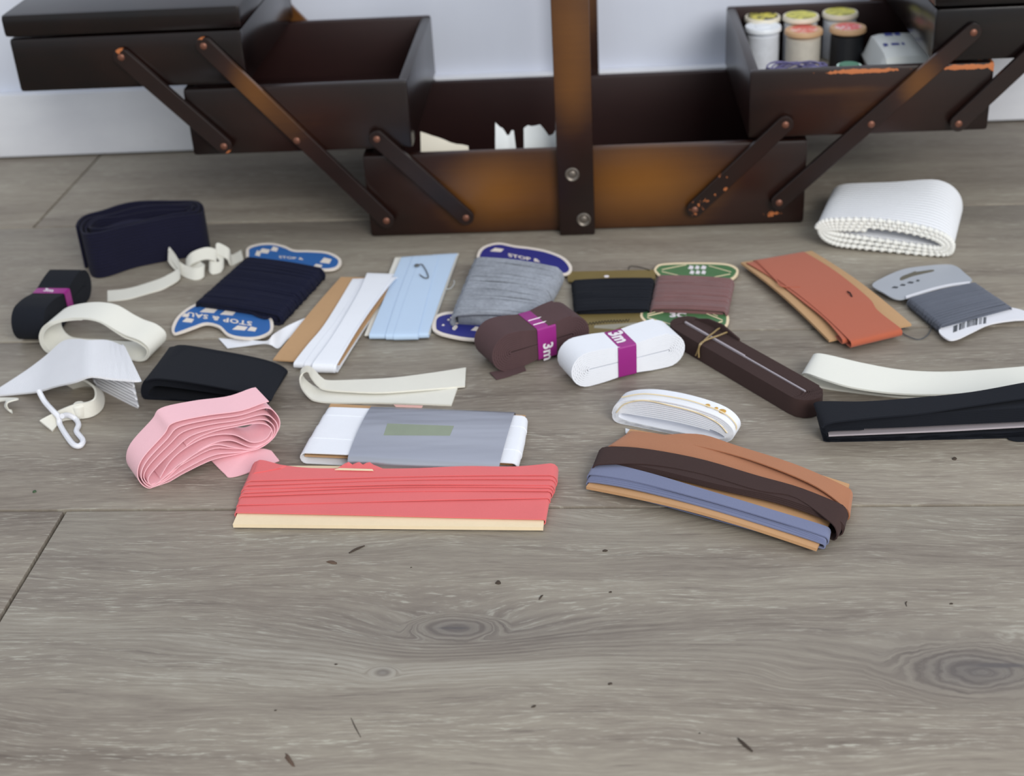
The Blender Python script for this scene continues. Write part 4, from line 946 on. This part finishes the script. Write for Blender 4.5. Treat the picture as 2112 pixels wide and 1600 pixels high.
# --- black roll with card core, right edge
vp = VPlane((1705, 912), (2112, 905))
out = [(1712, 912), (1699, 902), (1694, 885), (1700, 872), (1725, 866), (1850, 858), (1980, 848), (2112, 840), (2230, 833), (2262, 850), (2265, 880), (2250, 898), (2112, 902), (1960, 906), (1820, 909)]
inn = [(1716, 904), (1706, 899), (1704, 895), (1708, 890), (1728, 887), (1850, 883), (1980, 877), (2112, 871), (2225, 866), (2248, 873), (2248, 880), (2225, 884), (2112, 889), (1960, 896), (1820, 901)]
br = thing('bias_tape_roll', 'long black tape roll on edge with a grey card core at the right photo edge', 'tape roll', g(1950, 880))
part('tape', nested(vp, out, inn, 8.3, .0165, th=.0010, n=80), blacktape, br)
pts_ = [vp(1709, 901), vp(1709, 894), vp(2240, 868), vp(2240, 875)]
mbx = MB().ribbon([vp(1709, 898)-vp.n*.0003, vp(1950, 888)-vp.n*.0003, vp(2240, 872)-vp.n*.0003], [vp(1709, 898)+vp.n*.014, vp(1950, 888)+vp.n*.014, vp(2240, 872)+vp.n*.014], .0011)
part('card_core', mbx, greyc, br)
part('tape_flap', rib([(1696, 882, .0160), (1715, 872, .0185), (1800, 862, .0195), (1900, 853, .0200), (2000, 838, .0215), (2112, 822, .0235), (2215, 810, .0235)], [(1680, 838, .0130), (1690, 829, .0165), (1780, 829, .0185), (1880, 822, .0195), (2000, 810, .0215), (2112, 790, .0255), (2215, 772, .0255)], 50, .0010, m=2), blacktape, br)
part('tape_end', rib([(2080, 906, .0008), (2100, 910, .0008), (2125, 909, .0008)], [(2076, 896, .0008), (2100, 898, .0008), (2125, 896, .0008)], 8, .0008), blacktape, br)

# --- white bundle with yellowed elastic
vp = VPlane((1268, 872), (1500, 918))
out = [(1263, 853), (1277, 830), (1327, 823), (1385, 830), (1444, 845), (1488, 863), (1512, 887), (1508, 907), (1474, 917), (1385, 902), (1306, 884), (1270, 870)]
inn = [(1276, 856), (1284, 852), (1325, 858), (1385, 868), (1430, 878), (1470, 889), (1492, 900), (1490, 904), (1465, 903), (1385, 888), (1310, 872), (1280, 862)]
wb = thing('white_tape_coil', 'white tape bundle with brown stains lying behind the three-colour card', 'tape coil', g(1400, 875))
wdv = (g(1320, 803, .020)-g(1302, 826, .020)); 
part('tape', nested(vp, out, inn, 9.4, .0125, th=.0007, n=80), whitetape, wb)
part('tape_end', rib([(1290, 893, .0008), (1330, 905, .0008)], [(1290, 884, .0008), (1330, 895, .0008)], 5, .0008), whitetape, wb)
yel = plain('yellowed_elastic', (226, 208, 170), .6)
e1 = crs([vp(*p)-vp.n*.0004 for p in [(1272, 850), (1290, 832), (1330, 825), (1385, 836), (1440, 851), (1480, 871), (1500, 892)]], 40)
e2 = crs([vp(*p)+vp.n*.004+Zv*.0008 for p in [(1277, 828), (1327, 821), (1400, 831), (1450, 845), (1492, 863), (1514, 887), (1508, 905)]], 40)
part('elastic_tie', join(MB().tube(e1, .0004, 5), MB().tube(e2, .0004, 5)), yel, wb, 'thin yellowed elastic')
mbx = MB()
for (a, b, rr) in ((1452, 847, .0016), (1482, 859, .0024), (1470, 853, .0012)): 
    q = vp(a, b)+vp.n*.0065; mbx.lathe([(rr, 0), (rr*.8, .0003)], q+Zv*.0001, 10)
part('stain', mbx, plain('brown_residue', (206, 160, 72), .6), wb, 'brown elastic residue')

# ================================================================ crumbs on the floor
dk = plain('dark_debris', (64, 54, 46), .9); dk2 = plain('brown_debris', (92, 74, 62), .9)
def stick(pts, r, mat, label, name='floor_splinter'):
    solo(name, MB().tube(crs([g(a, b, r) for a, b in pts], 10), r, 5, taper=lambda s: .4+1.2*math.sin(math.pi*min(max(s, .1), .9))), mat, label, 'debris')
def crumb(px, py, rx, ry, ang, mat, label, name='floor_crumb', group=None):
    c = g(px, py); ca, sa = math.cos(ang), math.sin(ang); vs = []; mb = MB(); n = 9
    base = []; top = []
    for i in range(n):
        a = 2*math.pi*i/n; k = random.uniform(.7, 1.2); x, y = rx*k*math.cos(a), ry*k*math.sin(a); base.append(c+Vector((x*ca-y*sa, x*sa+y*ca, .0001))); top.append(c+Vector(((x*ca-y*sa)*.6, (x*sa+y*ca)*.6, min(rx, ry)*.7)))
    mb.add(base+top, [tuple(range(n-1, -1, -1)), tuple(range(n, 2*n))]+[(i, (i+1) % n, n+(i+1) % n, n+i) for i in range(n)])
    solo(name, mb, mat, label, 'debris', group)
stick([(720, 1140), (735, 1132), (752, 1125)], .0004, dk, 'thin dark splinter lying below the coral tape card')
stick([(1522, 1522), (1535, 1535), (1552, 1549)], .0005, dk, 'dark curved splinter near the bottom edge right of centre')
stick([(1870, 1250), (1868, 1243), (1871, 1240)], .0002, dk, 'tiny dark hair on the boards right of the three-colour card')
stick([(724, 1480), (732, 1498), (744, 1520)], .00016, dk, 'fine dark hair on the front board left of centre')
stick([(1112, 1236), (1116, 1230), (1120, 1227)], .0003, dk, 'small curled dark fibre right of the round crumb')
crumb(685, 1160, .0035, .0012, -.3, dk2, 'brown bark flake below the coral tape card')
crumb(1028, 1202, .0018, .0016, 0, dk, 'round grey crumb below the right end of the coral card')
crumb(597, 1567, .0045, .0011, -.9, dk2, 'long brown flake at the bottom edge of the floor')
crumb(1968, 947, .0017, .0015, .2, dk, 'dark crumb under the long black roll')
crumb(72, 1014, .0012, .0014, .4, plain('green_fleck', (62, 84, 58), .8), 'tiny green leaf fleck on the left board', 'leaf_fleck')
crumb(1248, 1136, .0013, .0009, .3, dk, 'dark crumb just below the left end of the three-colour card')
SP = [(1259, 1221, .0010, 'dark speck on the front board below the left end of the three-colour card'), (1258, 1410, .0012, 'dark speck on the front board left of the pale knot streak'),
      (1101, 1457, .0013, 'grey speck on the front board, lowest near the picture centre'), (1962, 1245, .0010, 'dark speck on the board above the big oval knot'),
      (568, 1465, .0007, 'pinpoint dark speck on the lower left of the front board'), (693, 1370, .0008, 'pinpoint speck left of the small centre knot'),
      (848, 1170, .0006, 'pinpoint speck right of the bark flake'), (1443, 1512, .0006, 'pinpoint speck left of the curved splinter')]
for a, b, r, lab in SP: crumb(a, b, r, r*.6, .3, dk, lab)
